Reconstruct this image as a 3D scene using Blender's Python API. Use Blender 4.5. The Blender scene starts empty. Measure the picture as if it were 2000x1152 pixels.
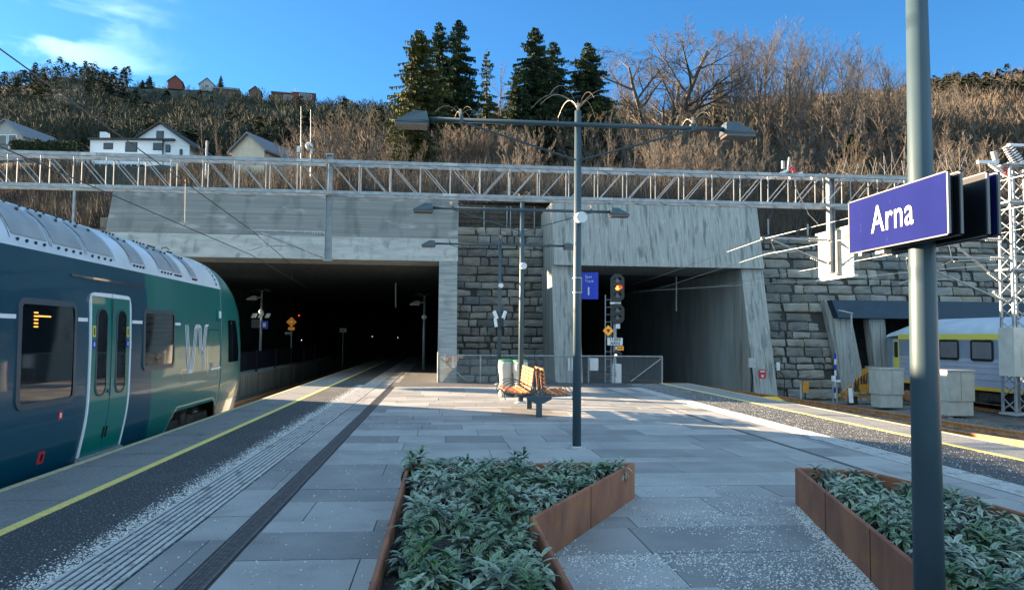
import bpy, math, random
import numpy as np
from mathutils import Vector, Matrix
random.seed(7); rng = np.random.default_rng(7)
C = bpy.context.scene.collection
sc = bpy.context.scene
R_ = math.radians
# ------------------------------------------------------------ camera, sky, sun
FOC = 1480.; EYE = 1.65
ROLL, PITCH, YAW = R_(0.5), R_(3.179), R_(5.292)
cam = bpy.data.objects.new('camera', bpy.data.cameras.new('camera')); C.objects.link(cam)
cam.matrix_world = Matrix.Translation((0, 0, EYE)) @ Matrix.Rotation(-YAW, 4, 'Z') @ Matrix.Rotation(R_(90)+PITCH, 4, 'X') @ Matrix.Rotation(ROLL, 4, 'Z')
cam.data.lens = 36*FOC/2000; cam.data.sensor_width = 36; cam.data.clip_start = .1; cam.data.clip_end = 6000
sc.camera = cam
SUN_EL = R_(13.0); SUN_AZ = R_(26)                 # the sun stands to the left and 26 degrees ahead of square left
TOSUN = Vector((-math.cos(SUN_AZ)*math.cos(SUN_EL), math.sin(SUN_AZ)*math.cos(SUN_EL), math.sin(SUN_EL)))
w = bpy.data.worlds.new('World'); sc.world = w; w.use_nodes = True
nt = w.node_tree; bg = nt.nodes['Background']
sky = nt.nodes.new('ShaderNodeTexSky'); sky.sky_type = 'NISHITA'; sky.sun_disc = False
sky.sun_elevation = SUN_EL; sky.sun_rotation = math.atan2(TOSUN.x, TOSUN.y)
sky.altitude = 50; sky.air_density = 1.0; sky.dust_density = .35; sky.ozone_density = 3.0
tint = nt.nodes.new('ShaderNodeMix'); tint.data_type = 'RGBA'; tint.blend_type = 'MULTIPLY'
tint.inputs[0].default_value = 1; tint.inputs[7].default_value = (.29, .60, .82, 1)
nt.links.new(sky.outputs[0], tint.inputs[6])
# thin high clouds: wisps at the upper left, a broader veil overhead and behind the photographer, added out of view to brighten the shade
tcw = nt.nodes.new('ShaderNodeTexCoord'); nrm = nt.nodes.new('ShaderNodeVectorMath'); nrm.operation = 'NORMALIZE'; nt.links.new(tcw.outputs['Generated'], nrm.inputs[0])
def wdot(v, a, b, hi=1.):
    d = nt.nodes.new('ShaderNodeVectorMath'); d.operation = 'DOT_PRODUCT'; d.inputs[1].default_value = Vector(v).normalized(); nt.links.new(nrm.outputs[0], d.inputs[0])
    m = nt.nodes.new('ShaderNodeMapRange'); m.interpolation_type = 'SMOOTHSTEP'; m.inputs[1].default_value = a; m.inputs[2].default_value = b; m.inputs[4].default_value = hi; nt.links.new(d.outputs['Value'], m.inputs[0]); return m.outputs[0]
def wnoise(sc3, scale, det, lo, hi):
    mp = nt.nodes.new('ShaderNodeMapping'); mp.inputs['Scale'].default_value = sc3; nt.links.new(nrm.outputs[0], mp.inputs[0])
    no = nt.nodes.new('ShaderNodeTexNoise'); no.inputs['Scale'].default_value = scale; no.inputs['Detail'].default_value = det; no.inputs['Distortion'].default_value = .8; nt.links.new(mp.outputs[0], no.inputs['Vector'])
    m = nt.nodes.new('ShaderNodeMapRange'); m.interpolation_type = 'SMOOTHSTEP'; m.inputs[1].default_value = lo; m.inputs[2].default_value = hi; nt.links.new(no.outputs[0], m.inputs[0]); return m.outputs[0]
def wmath(op, a, b):
    m = nt.nodes.new('ShaderNodeMath'); m.operation = op; m.use_clamp = True
    for i, q in enumerate((a, b)):
        if isinstance(q, (int, float)): m.inputs[i].default_value = q
        else: nt.links.new(q, m.inputs[i])
    return m.outputs[0]
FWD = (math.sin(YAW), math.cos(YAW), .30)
fill_veil = wmath('MULTIPLY', wdot([-c for c in FWD], -.62, -.10), wnoise((1,1,2.2), 2.2, 6, .34, .60))
wisp = wmath('MULTIPLY', wdot((-.565,.80,.335), .955, .997), wnoise((1,1,3.5), 7, 9, .44, .70))
wisp = wmath('MULTIPLY', wisp, .75)
cf = wmath('ADD', fill_veil, wisp); cmix = nt.nodes.new('ShaderNodeMix'); cmix.data_type = 'RGBA'; nt.links.new(cf, cmix.inputs[0]); nt.links.new(tint.outputs[2], cmix.inputs[6]); cmix.inputs[7].default_value = (3.2, 4.6, 5.5, 1)
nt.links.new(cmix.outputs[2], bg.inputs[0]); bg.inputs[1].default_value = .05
sl = bpy.data.lights.new('sun', 'SUN'); sl.energy = 4.4; sl.angle = R_(.5); sl.color = (1, .73, .46)
so = bpy.data.objects.new('sun', sl); C.objects.link(so); so.rotation_euler = TOSUN.to_track_quat('Z', 'Y').to_euler()
sc.view_settings.view_transform = 'Standard'; sc.view_settings.look = 'None'; sc.view_settings.exposure = 2.88
sc.view_settings.gamma = 1

# ------------------------------------------------------------ pixel helpers (lay-out of real places)
def ray(px, py):
    dx, dy = px-1000, 576-py
    x = dx*math.cos(ROLL)-dy*math.sin(ROLL); y = dx*math.sin(ROLL)+dy*math.cos(ROLL)
    f = FOC*math.cos(PITCH)-y*math.sin(PITCH); z = FOC*math.sin(PITCH)+y*math.cos(PITCH)
    return Vector((x*math.cos(YAW)+f*math.sin(YAW), -x*math.sin(YAW)+f*math.cos(YAW), z))
def aY(px, py, Y): r = ray(px, py); return Vector((0, 0, EYE))+r*(Y/r.y)
def aX(px, py, X): r = ray(px, py); return Vector((0, 0, EYE))+r*(X/r.x)
def gp(px, py, z=0): r = ray(px, py); return Vector((0, 0, EYE))+r*((z-EYE)/r.z)

# ------------------------------------------------------------ mesh builder
class MB:
    def __init__(s): s.v = []; s.f = []; s.c = None
    def box(s, a, b):
        x0, y0, z0 = a; x1, y1, z1 = b; n = len(s.v)
        s.v += [(x0,y0,z0),(x1,y0,z0),(x1,y1,z0),(x0,y1,z0),(x0,y0,z1),(x1,y0,z1),(x1,y1,z1),(x0,y1,z1)]
        s.f += [tuple(n+i for i in q) for q in ((0,3,2,1),(4,5,6,7),(0,1,5,4),(1,2,6,5),(2,3,7,6),(3,0,4,7))]
        return s
    def cbox(s, c, d): return s.box([c[i]-d[i]/2 for i in range(3)], [c[i]+d[i]/2 for i in range(3)])
    def hexa(s, p):     # 8 points: bottom four, top four, both counter-clockwise
        n = len(s.v); s.v += [tuple(q) for q in p]
        s.f += [tuple(n+i for i in q) for q in ((0,3,2,1),(4,5,6,7),(0,1,5,4),(1,2,6,5),(2,3,7,6),(3,0,4,7))]
        return s
    def beam(s, p, q, w, h, up=(0,0,1)):
        p = Vector(p); q = Vector(q); d = (q-p).normalized(); u = Vector(up)
        if abs(d.dot(u)) > .97: u = Vector((0,1,0)) if abs(d.y) < .9 else Vector((1,0,0))
        a = d.cross(u).normalized()*(w/2); b = a.cross(d).normalized()*(h/2)
        return s.hexa([p-a-b, p+a-b, p+a+b, p-a+b, q-a-b, q+a-b, q+a+b, q-a+b])
    def tube(s, pts, r, n=8, cap=True):
        pts = [Vector(p) for p in pts]; m = len(pts)
        rr = r if isinstance(r, (list, tuple)) else [r]*m
        base = len(s.v); a = None
        for i, p in enumerate(pts):
            d = (pts[min(i+1, m-1)]-pts[max(i-1, 0)]); d = d.normalized() if d.length > 1e-9 else Vector((0,0,1))
            if a is None:
                u = Vector((0,0,1)) if abs(d.z) < .9 else Vector((1,0,0)); a = d.cross(u).normalized()
            else:
                a = (a-d*a.dot(d)); a = a.normalized() if a.length > 1e-6 else d.orthogonal().normalized()
            b = d.cross(a)
            for k in range(n):
                t = 2*math.pi*k/n; s.v.append(tuple(p+(a*math.cos(t)+b*math.sin(t))*rr[i]))
        for i in range(m-1):
            for k in range(n):
                k2 = (k+1) % n; s.f.append((base+i*n+k, base+i*n+k2, base+(i+1)*n+k2, base+(i+1)*n+k))
        if cap:
            s.f.append(tuple(base+k for k in range(n))[::-1]); s.f.append(tuple(base+(m-1)*n+k for k in range(n)))
        return s
    def lathe(s, c, prof, n=20):     # prof (r,z) list
        b = len(s.v)
        for r, z in prof:
            for k in range(n): t = 2*math.pi*k/n; s.v.append((c[0]+r*math.cos(t), c[1]+r*math.sin(t), c[2]+z))
        for i in range(len(prof)-1):
            for k in range(n): k2 = (k+1) % n; s.f.append((b+i*n+k, b+i*n+k2, b+(i+1)*n+k2, b+(i+1)*n+k))
        s.f.append(tuple(b+k for k in range(n))[::-1]); s.f.append(tuple(b+(len(prof)-1)*n+k for k in range(n)))
        return s
    def prism(s, pts, off):          # planar polygon extruded by vector off
        off = Vector(off); n = len(pts); b = len(s.v); P = [Vector(p) for p in pts]
        s.v += [tuple(p) for p in P]+[tuple(p+off) for p in P]
        s.f.append(tuple(range(b, b+n))); s.f.append(tuple(range(b+n, b+2*n))[::-1])
        for i in range(n): j = (i+1) % n; s.f.append((b+i, b+n+i, b+n+j, b+j))
        return s
    def quad(s, *p): b = len(s.v); s.v += [tuple(q) for q in p]; s.f.append(tuple(range(b, b+len(p)))); return s
    def sphere(s, c, r, n=12, m=8, sc_=(1,1,1)):
        pr = []; b = len(s.v)
        for i in range(m+1):
            t = math.pi*i/m-math.pi/2
            for k in range(n):
                u = 2*math.pi*k/n
                s.v.append((c[0]+r*sc_[0]*math.cos(t)*math.cos(u), c[1]+r*sc_[1]*math.cos(t)*math.sin(u), c[2]+r*sc_[2]*math.sin(t)))
        for i in range(m):
            for k in range(n): k2 = (k+1) % n; s.f.append((b+i*n+k, b+i*n+k2, b+(i+1)*n+k2, b+(i+1)*n+k))
        return s
    def add(s, o, M=None):
        b = len(s.v)
        s.v += [tuple(M @ Vector(q)) for q in o.v] if M else o.v
        s.f += [tuple(b+i for i in q) for q in o.f]; return s
    def build(s, name, m, parent=None, smooth=False, bevel=0, cols=None):
        off = Vector((0,0,0)); p = parent
        while p: off += p.location; p = p.parent
        me = bpy.data.meshes.new(name)
        me.from_pydata([tuple(Vector(q)-off) for q in s.v] if parent else s.v, [], s.f)
        return fin(name, me, m, parent, smooth, bevel, cols)
def fin(name, me, m, parent=None, smooth=False, bevel=0, cols=None):
    me.update()
    if m: me.materials.append(m)
    if smooth: me.polygons.foreach_set('use_smooth', [True]*len(me.polygons))
    if cols is not None:
        a = me.attributes.new('rnd', 'FLOAT', 'FACE'); a.data.foreach_set('value', cols)
    o = bpy.data.objects.new(name, me); C.objects.link(o)
    if parent: o.parent = parent
    if bevel:
        b = o.modifiers.new('bevel', 'BEVEL'); b.width = bevel; b.segments = 2; b.limit_method = 'ANGLE'
    return o
def npmesh(name, V, F, m, parent=None, smooth=False, attr=None):
    V = np.asarray(V, dtype=np.float32).reshape(-1, 3); F = np.asarray(F, dtype=np.int32); k = F.shape[1]; n = len(F)
    me = bpy.data.meshes.new(name); me.vertices.add(len(V)); me.vertices.foreach_set('co', V.ravel())
    me.loops.add(n*k); me.loops.foreach_set('vertex_index', F.ravel())
    me.polygons.add(n); me.polygons.foreach_set('loop_start', np.arange(0, n*k, k, dtype=np.int32)); me.update(calc_edges=True)
    return fin(name, me, m, parent, smooth, 0, attr)
def tag(o, label, cat, group=None):
    o['label'] = label; o['category'] = cat
    if group: o['group'] = group
    return o
def thing(name, label, cat, loc=(0,0,0), group=None):
    o = bpy.data.objects.new(name, None); C.objects.link(o); o.location = loc; o.empty_display_size = .2
    return tag(o, label, cat, group)
def setting(o, kind='structure'): o['kind'] = kind; return o
def dup(root, loc, rz=0, label=None, group=None, scale=None):
    def cp(o, par):
        c = o.copy(); C.objects.link(c); c.parent = par
        for ch in list(o.children): cp(ch, c)
        return c
    r = cp(root, None); r.location = loc; r.rotation_euler = (0, 0, rz)
    if scale: r.scale = scale if isinstance(scale, (tuple, list)) else (scale,)*3
    if label: r['label'] = label
    if group: r['group'] = group
    return r
def text(name, s, size, m, parent, M, xs=1.0, depth=.002, bold=0):
    cu = bpy.data.curves.new(name, 'FONT'); cu.body = s; cu.size = size; cu.extrude = depth; cu.align_x = 'CENTER'; cu.align_y = 'CENTER'
    cu.offset = bold; cu.space_line = .85; cu.space_character = 1.07
    o = bpy.data.objects.new('tmp', cu); C.objects.link(o); bpy.context.view_layer.update()
    me = bpy.data.meshes.new_from_object(o.evaluated_get(bpy.context.evaluated_depsgraph_get()))
    bpy.data.objects.remove(o)
    off = Vector((0,0,0)); p = parent
    while p: off += p.location; p = p.parent
    me.transform(Matrix.Translation(-off) @ M @ Matrix.Diagonal((xs, 1, 1, 1))); me.materials.clear()
    return fin(name, me, m, parent)
def face_m(pos, right, up):           # text frame: right, up -> matrix
    r = Vector(right).normalized(); u = Vector(up).normalized(); n = r.cross(u)
    m = Matrix((r, u, n)).transposed().to_4x4(); return Matrix.Translation(pos) @ m

# ------------------------------------------------------------ materials
def mat(name, col, rough=.6, metal=0, col2=None, scale=4., stretch=(1,1,1), detail=4, bump=0, bscale=None, coat=0, emit=None, es=0, lo=.35, hi=.65, attr=False, spec=None):
    m = bpy.data.materials.new(name); m.use_nodes = True; n = m.node_tree.nodes; l = m.node_tree.links
    b = n['Principled BSDF']; b.inputs['Base Color'].default_value = (*col, 1); b.inputs['Roughness'].default_value = rough; b.inputs['Metallic'].default_value = metal
    if coat: b.inputs['Coat Weight'].default_value = coat; b.inputs['Coat Roughness'].default_value = .03
    if spec is not None: b.inputs['Specular IOR Level'].default_value = spec
    if emit: b.inputs['Emission Color'].default_value = (*emit, 1); b.inputs['Emission Strength'].default_value = es
    if col2 or bump:
        tc = n.new('ShaderNodeTexCoord'); mp = n.new('ShaderNodeMapping'); mp.inputs['Scale'].default_value = stretch
        l.new(tc.outputs['Object'], mp.inputs[0]); no = n.new('ShaderNodeTexNoise'); no.inputs['Scale'].default_value = scale; no.inputs['Detail'].default_value = detail
        l.new(mp.outputs[0], no.inputs['Vector'])
        if col2:
            r = n.new('ShaderNodeValToRGB'); r.color_ramp.elements[0].position = lo; r.color_ramp.elements[1].position = hi
            r.color_ramp.elements[0].color = (*col, 1); r.color_ramp.elements[1].color = (*col2, 1)
            if attr:
                at = n.new('ShaderNodeAttribute'); at.attribute_name = 'rnd'
                ad = n.new('ShaderNodeMath'); ad.operation = 'MULTIPLY_ADD'; ad.inputs[1].default_value = attr if attr is not True else .6
                l.new(at.outputs['Fac'], ad.inputs[0]); sb = n.new('ShaderNodeMath'); sb.operation = 'SUBTRACT'; sb.inputs[1].default_value = ad.inputs[1].default_value/2
                l.new(no.outputs[0], sb.inputs[0]); l.new(sb.outputs[0], ad.inputs[2]); l.new(ad.outputs[0], r.inputs[0])
            else: l.new(no.outputs[0], r.inputs[0])
            l.new(r.outputs[0], b.inputs['Base Color'])
        if bump:
            nb = no
            if bscale: nb = n.new('ShaderNodeTexNoise'); nb.inputs['Scale'].default_value = bscale; nb.inputs['Detail'].default_value = 3; l.new(mp.outputs[0], nb.inputs['Vector'])
            bu = n.new('ShaderNodeBump'); bu.inputs['Strength'].default_value = bump; bu.inputs['Distance'].default_value = .02
            l.new(nb.outputs[0], bu.inputs['Height']); l.new(bu.outputs[0], b.inputs['Normal'])
    return m
def overlay(m, col, scale, stretch, lo, hi, fac=1., detail=3, use_world=True):
    """mix another stain colour over the base colour by a second noise"""
    n = m.node_tree.nodes; l = m.node_tree.links; b = n['Principled BSDF']
    src = b.inputs['Base Color'].links[0].from_socket if b.inputs['Base Color'].links else None
    g = n.new('ShaderNodeNewGeometry') if use_world else n.new('ShaderNodeTexCoord'); mp = n.new('ShaderNodeMapping'); mp.inputs['Scale'].default_value = stretch
    l.new(g.outputs['Position' if use_world else 'Object'], mp.inputs[0]); no = n.new('ShaderNodeTexNoise'); no.inputs['Scale'].default_value = scale; no.inputs['Detail'].default_value = detail
    l.new(mp.outputs[0], no.inputs['Vector']); mr = n.new('ShaderNodeMapRange'); mr.inputs[1].default_value = lo; mr.inputs[2].default_value = hi; mr.inputs[4].default_value = fac
    l.new(no.outputs[0], mr.inputs[0]); mx = n.new('ShaderNodeMix'); mx.data_type = 'RGBA'
    if src: l.new(src, mx.inputs[6])
    else: mx.inputs[6].default_value = b.inputs['Base Color'].default_value
    mx.inputs[7].default_value = (*col, 1); l.new(mr.outputs[0], mx.inputs[0]); l.new(mx.outputs[2], b.inputs['Base Color']); return m

M = {}
M['concrete_h'] = mat('board marked concrete', (.155,.16,.155), .85, col2=(.225,.23,.22), scale=2.2, stretch=(.12,1,9), detail=8, bump=.35)
overlay(M['concrete_h'], (.06,.068,.07), 1.4, (1.2,1,.35), .52, .75, .75, 6); overlay(M['concrete_h'], (.40,.41,.39), 3, (.35,1,.9), .60, .72, .5, 8)
M['concrete_l'] = mat('pale concrete band', (.29,.30,.29), .85, col2=(.40,.41,.39), scale=2.5, stretch=(.5,1,2.5), detail=8, bump=.3)
overlay(M['concrete_l'], (.13,.145,.14), 2.2, (1.4,1,.7), .55, .72, .7, 6)
M['concrete_v'] = mat('streaked concrete', (.25,.26,.25), .85, col2=(.35,.36,.335), scale=2.6, stretch=(6,1,.07), detail=8, bump=.4)
overlay(M['concrete_v'], (.10,.11,.10), 3.4, (2.2,1,.06), .53, .66, .75, 6); overlay(M['concrete_v'], (.48,.48,.44), 5, (2.2,2.2,.22), .60, .70, .5, 6)
M['concrete_p'] = mat('pillar concrete', (.19,.205,.205), .85, col2=(.31,.33,.32), scale=2.6, stretch=(.4,.4,6), detail=8, bump=.3)
overlay(M['concrete_p'], (.10,.11,.11), 1.6, (1,1,1), .5, .75, .6, 6)
M['concrete_in'] = mat('pale inner concrete', (.30,.33,.335), .85, col2=(.42,.45,.45), scale=2.4, stretch=(.6,.6,.15), detail=8, bump=.2)
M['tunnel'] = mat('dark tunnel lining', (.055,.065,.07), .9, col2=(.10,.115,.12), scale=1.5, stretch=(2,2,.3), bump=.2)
M['black'] = mat('black unlit depth', (.012,.012,.014), 1.0, col2=(.03,.03,.032), scale=3)  # near-black end walls stand in for unlit depth inside tunnels and shed
M['stone'] = mat('quarry stone', (.12,.118,.108), .9, col2=(.31,.29,.25), scale=2.3, detail=7, bump=.8, bscale=9, attr=.75, lo=.2, hi=.85)
overlay(M['stone'], (.10,.14,.17), .9, (1,1,1), .5, .66, .5, 3); overlay(M['stone'], (.20,.16,.11), 1.0, (1,1,1), .50, .62, .5, 3); overlay(M['stone'], (.40,.41,.38), 5, (1,1,1.6), .62, .72, .35, 8)
M['gap'] = mat('dark wall core', (.045,.045,.04), 1.)
M['asphalt'] = mat('asphalt with white grit', (.028,.032,.036), .85, col2=(.06,.066,.07), scale=60, detail=6, bump=.5)
overlay(M['asphalt'], (.55,.56,.56), 46, (1,1,1), .60, .68, .8, 4); overlay(M['asphalt'], (.14,.15,.155), 1.1, (1,.5,1), .52, .8, .6, 4)
M['paving'] = mat('concrete slabs', (.20,.205,.205), .8, col2=(.36,.36,.355), scale=1.3, detail=5, bump=.35, bscale=70, attr=.7, lo=.2, hi=.85)
overlay(M['paving'], (.42,.43,.43), 90, (1,1,1), .60, .72, .7, 3); overlay(M['paving'], (.10,.11,.12), 70, (1,1,1), .60, .70, .6, 3); overlay(M['paving'], (.09,.10,.11), 1.8, (1,1,1), .6, .8, .45, 5)
M['edgestone'] = mat('ribbed edge slabs', (.28,.29,.29), .8, col2=(.42,.43,.42), scale=26, stretch=(1,1,1), detail=5, bump=.7)
overlay(M['edgestone'], (.14,.15,.16), 2.2, (1,.6,1), .5, .75, .6, 4); overlay(M['edgestone'], (.55,.56,.56), 60, (1,1,1), .62, .7, .6, 3)
def ribs(m, sc_, dark):
    n = m.node_tree.nodes; l = m.node_tree.links; b = n['Principled BSDF']; src = b.inputs['Base Color'].links[0].from_socket; g = n.new('ShaderNodeNewGeometry')
    fac = None
    for ax in ('X','Y'):
        w_ = n.new('ShaderNodeTexWave'); w_.bands_direction = ax; w_.inputs['Scale'].default_value = sc_; w_.inputs['Distortion'].default_value = .15; l.new(g.outputs['Position'], w_.inputs['Vector'])
        if fac is None: fac = w_.outputs['Fac']
        else: q = n.new('ShaderNodeMath'); q.operation = 'MULTIPLY'; l.new(fac, q.inputs[0]); l.new(w_.outputs['Fac'], q.inputs[1]); fac = q.outputs[0]
    mr = n.new('ShaderNodeMapRange'); mr.inputs[1].default_value = .15; mr.inputs[2].default_value = .5; mr.inputs[3].default_value = dark; mr.inputs[4].default_value = 0; l.new(fac, mr.inputs[0])
    mx = n.new('ShaderNodeMix'); mx.data_type = 'RGBA'; l.new(mr.outputs[0], mx.inputs[0]); l.new(src, mx.inputs[6]); mx.inputs[7].default_value = (.07,.075,.08,1); l.new(mx.outputs[2], b.inputs['Base Color'])
ribs(M['edgestone'], 8.5, .7)
M['tactile'] = mat('pale tactile slabs', (.40,.405,.40), .85, col2=(.54,.54,.53), scale=14, detail=6, bump=.6)
overlay(M['tactile'], (.16,.17,.18), 7, (1,.4,1), .56, .66, .75, 6)
M['yellow_line'] = mat('yellow line paint', (.88,.72,.20), .7, col2=(.74,.61,.19), scale=9, detail=6, bump=.2)
overlay(M['yellow_line'], (.25,.24,.17), 24, (1,1,1), .60, .68, .8, 4)
M['edge_cream'] = mat('cream edge band', (.62,.55,.30), .75, col2=(.45,.41,.26), scale=7, detail=6)
M['grate'] = mat('cast drain grate', (.085,.08,.085), .65, .2, col2=(.15,.14,.14), scale=20)
M['gravel'] = mat('track ballast', (.07,.07,.07), .95, col2=(.20,.195,.185), scale=14, detail=8, bump=1.0, bscale=18, lo=.42, hi=.6)
M['ground'] = mat('yard gravel', (.10,.105,.10), .95, col2=(.19,.185,.17), scale=1.5, detail=10, bump=.6, bscale=12)
M['rust'] = mat('rusty rail steel', (.34,.14,.055), .7, .1, col2=(.52,.25,.11), scale=7, detail=6)
M['railtop'] = mat('worn rail head', (.45,.33,.25), .35, .8, col2=(.3,.2,.14), scale=5)
M['sleeper'] = mat('sleeper', (.13,.09,.06), .9, col2=(.25,.2,.16), scale=6, detail=6)
M['corten'] = mat('rusted steel planter', (.20,.072,.04), .7, col2=(.32,.13,.065), scale=3.2, stretch=(1,1,.6), detail=8, bump=.12, bscale=40)
overlay(M['corten'], (.34,.14,.03), 1.6, (1,1,2.4), .56, .72, .7, 3); overlay(M['corten'], (.07,.03,.02), 2.5, (1.5,1.5,.5), .58, .74, .5, 6)
M['soil'] = mat('bark mulch', (.012,.010,.010), 1., col2=(.05,.045,.045), scale=45, detail=6, bump=1.)
M['galv'] = mat('galvanised steel', (.24,.26,.275), .5, .5, col2=(.35,.37,.385), scale=5, detail=6)
M['galv_dull'] = mat('dull galvanised steel', (.36,.38,.39), .55, .4, col2=(.48,.50,.51), scale=6, detail=6)
M['pole'] = mat('grey painted pole', (.036,.066,.084), .45, .0, col2=(.045,.078,.097), scale=3, detail=5, spec=.4)
M['dark_lamp'] = mat('slate lamp housing', (.045,.075,.095), .4, .2, col2=(.06,.09,.11), scale=5)
M['lens'] = mat('lamp glass', (.10,.08,.07), .25)
M['wire'] = mat('dark wire', (.03,.03,.035), .6)
M['whisker'] = mat('steel bird wire', (.28,.25,.21), .4, .5)
M['white'] = mat('white enamel', (.72,.73,.73), .45, col2=(.62,.63,.64), scale=4)
M['cabinet'] = mat('pale cabinet paint', (.44,.43,.38), .6, col2=(.54,.53,.48), scale=2.5, detail=6)
overlay(M['cabinet'], (.26,.25,.21), 3, (4,4,.4), .60, .72, .5, 5)
M['alu'] = mat('dull aluminium', (.16,.165,.165), .5, .3)
M['blue_sign'] = mat('blue sign face', (.009,.014,.095), .95, col2=(.012,.017,.112), scale=3, spec=.05)
overlay(M['blue_sign'], (.05,.06,.22), 14, (1,2,1), .68, .76, .5, 6)
M['blue_sign2'] = mat('royal blue sign face', (.0,.025,.42), .4)
M['black_plastic'] = mat('black sheet', (.008,.010,.014), .35)
M['wht_letter'] = mat('white lettering', (.62,.62,.60), .6)
M['blk_letter'] = mat('black lettering', (.01,.01,.01), .5)
M['amber'] = mat('glowing amber sign face', (.75,.30,.02), .4, emit=(1,.42,.04), es=.03)  # sign faces given a faint glow of their own, no lamp there
M['red'] = mat('red enamel', (.55,.03,.04), .45)
M['lamp_red'] = mat('lit red aspect', (.9,.1,.02), .4, emit=(1,.06,.01), es=.35)
M['lamp_or'] = mat('lit orange lens', (1,.4,.1), .4, emit=(1,.25,.04), es=.5)
M['lamp_w'] = mat('lit white lens', (1,1,1), .4, emit=(1,1,1), es=.35)
M['led'] = mat('lit orange display', (1,.4,.1), .4, emit=(1,.36,.05), es=.3)
M['wood'] = mat('oiled bench slats', (.42,.16,.055), .5, col2=(.60,.26,.10), scale=5, stretch=(6,1,6), detail=6, coat=.1)
M['bin'] = mat('beige bin', (.45,.42,.36), .6, col2=(.53,.50,.43), scale=3)
M['green'] = mat('green rim', (.05,.28,.13), .5)
M['navy'] = mat('navy train paint', (.006,.035,.085), .16, .0, coat=1.)
M['roofw'] = mat('white train roof', (.62,.68,.72), .4, .05, col2=(.70,.75,.78), scale=1.5, detail=6, coat=.3)
overlay(M['roofw'], (.36,.42,.46), 2.5, (2,.5,1), .55, .75, .5, 5)
M['roofg'] = mat('grey roof hatch', (.27,.29,.30), .55, col2=(.34,.36,.37), scale=3)
M['glass'] = mat('dark train glass', (.006,.009,.012), .04, spec=.9)
M['rubber'] = mat('window rubber', (.055,.075,.09), .4)
M['curtain'] = mat('grey curtain', (.10,.10,.11), .9, col2=(.15,.15,.16), scale=8, stretch=(1,8,.3))
M['under'] = mat('dark undercarriage', (.03,.028,.026), .8, .3, col2=(.07,.06,.05), scale=8)
M['strip'] = mat('white livery strip', (.80,.82,.83), .4)
M['taupe'] = mat('nose skirt with painted sheen', (.34,.30,.25), .25, col2=(.40,.35,.29), scale=2, coat=.8)  # pale tone stands in for sunlight reflected low on the nose
M['coach_blue'] = mat('blue grey coach paint', (.17,.21,.28), .45, col2=(.22,.26,.33), scale=1.3, detail=5)
M['coach_grey'] = mat('pale grey coach paint', (.30,.33,.42), .45, col2=(.36,.39,.47), scale=1.3, detail=5)
M['coach_roof'] = mat('coach roof', (.38,.46,.55), .5, col2=(.48,.56,.64), scale=1.2, detail=6)
M['coach_yel'] = mat('yellow coach stripe', (.62,.56,.10), .5)
M['coach_or'] = mat('orange yellow sill', (.75,.45,.03), .5)
M['navy_clad'] = mat('blue corrugated fascia', (.006,.026,.052), .6, col2=(.009,.034,.064), scale=2)
M['yel_mach'] = mat('yellow machine paint', (.60,.28,.03), .6, col2=(.45,.20,.03), scale=5)
M['fence_dark'] = mat('dark navy fence', (.006,.010,.028), .6)
M['house_w'] = mat('white timber cladding', (.62,.66,.70), .7, col2=(.70,.74,.77), scale=2, stretch=(1,1,6))
M['house_c'] = mat('cream render', (.55,.45,.33), .8, col2=(.62,.52,.40), scale=2)
M['house_g'] = mat('grey render', (.30,.31,.31), .8, col2=(.36,.36,.36), scale=2)
M['house_r'] = mat('red timber', (.16,.04,.03), .8, col2=(.21,.06,.04), scale=3)
M['house_b'] = mat('brown timber', (.11,.06,.045), .8, col2=(.15,.085,.06), scale=3)
M['roof_d'] = mat('dark tile roof', (.025,.03,.035), .8, col2=(.05,.055,.06), scale=4)
M['roof_s'] = mat('slate grey roof', (.14,.15,.17), .7, col2=(.19,.20,.22), scale=4)
M['window'] = mat('house window', (.03,.035,.04), .1, spec=.8)
M['bark'] = mat('grey bark', (.055,.046,.038), .9, col2=(.13,.11,.09), scale=6, stretch=(1,1,.4), detail=6, bump=.5)
M['bark_d'] = mat('dark bark', (.045,.035,.028), .9, col2=(.09,.07,.055), scale=6, detail=6)
M['twig'] = mat('bare twigs', (.085,.066,.052), .9, col2=(.16,.125,.092), scale=.7, detail=3)
M['twig_g'] = mat('greyish bare twigs', (.07,.062,.056), .9, col2=(.125,.11,.098), scale=.7, detail=3)
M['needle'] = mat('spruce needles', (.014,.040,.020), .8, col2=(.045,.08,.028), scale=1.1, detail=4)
M['needle_y'] = mat('sunny spruce needles', (.035,.055,.018), .8, col2=(.10,.115,.03), scale=1.0, detail=4)  # yellower copy of the needles, sunshine put into the colour
M['brush'] = mat('dry brush', (.055,.046,.036), .95, col2=(.13,.102,.074), scale=.35, detail=4)
M['hill'] = mat('hill ground', (.03,.03,.022), .95, col2=(.075,.06,.04), scale=.12, detail=10, bump=.8, bscale=1.2)
overlay(M['hill'], (.035,.045,.028), .03, (1,1,1), .48, .6, .8, 6); overlay(M['hill'], (.18,.13,.07), .06, (1,1,1), .62, .70, .5, 8)
M['hedge'] = mat('clipped hedge', (.02,.035,.018), .9, col2=(.05,.07,.03), scale=6)
M['grit'] = mat('white grit chips', (.70,.71,.70), .8, col2=(.10,.11,.11), scale=55, detail=1, lo=.52, hi=.58)
M['cloud'] = None

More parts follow.
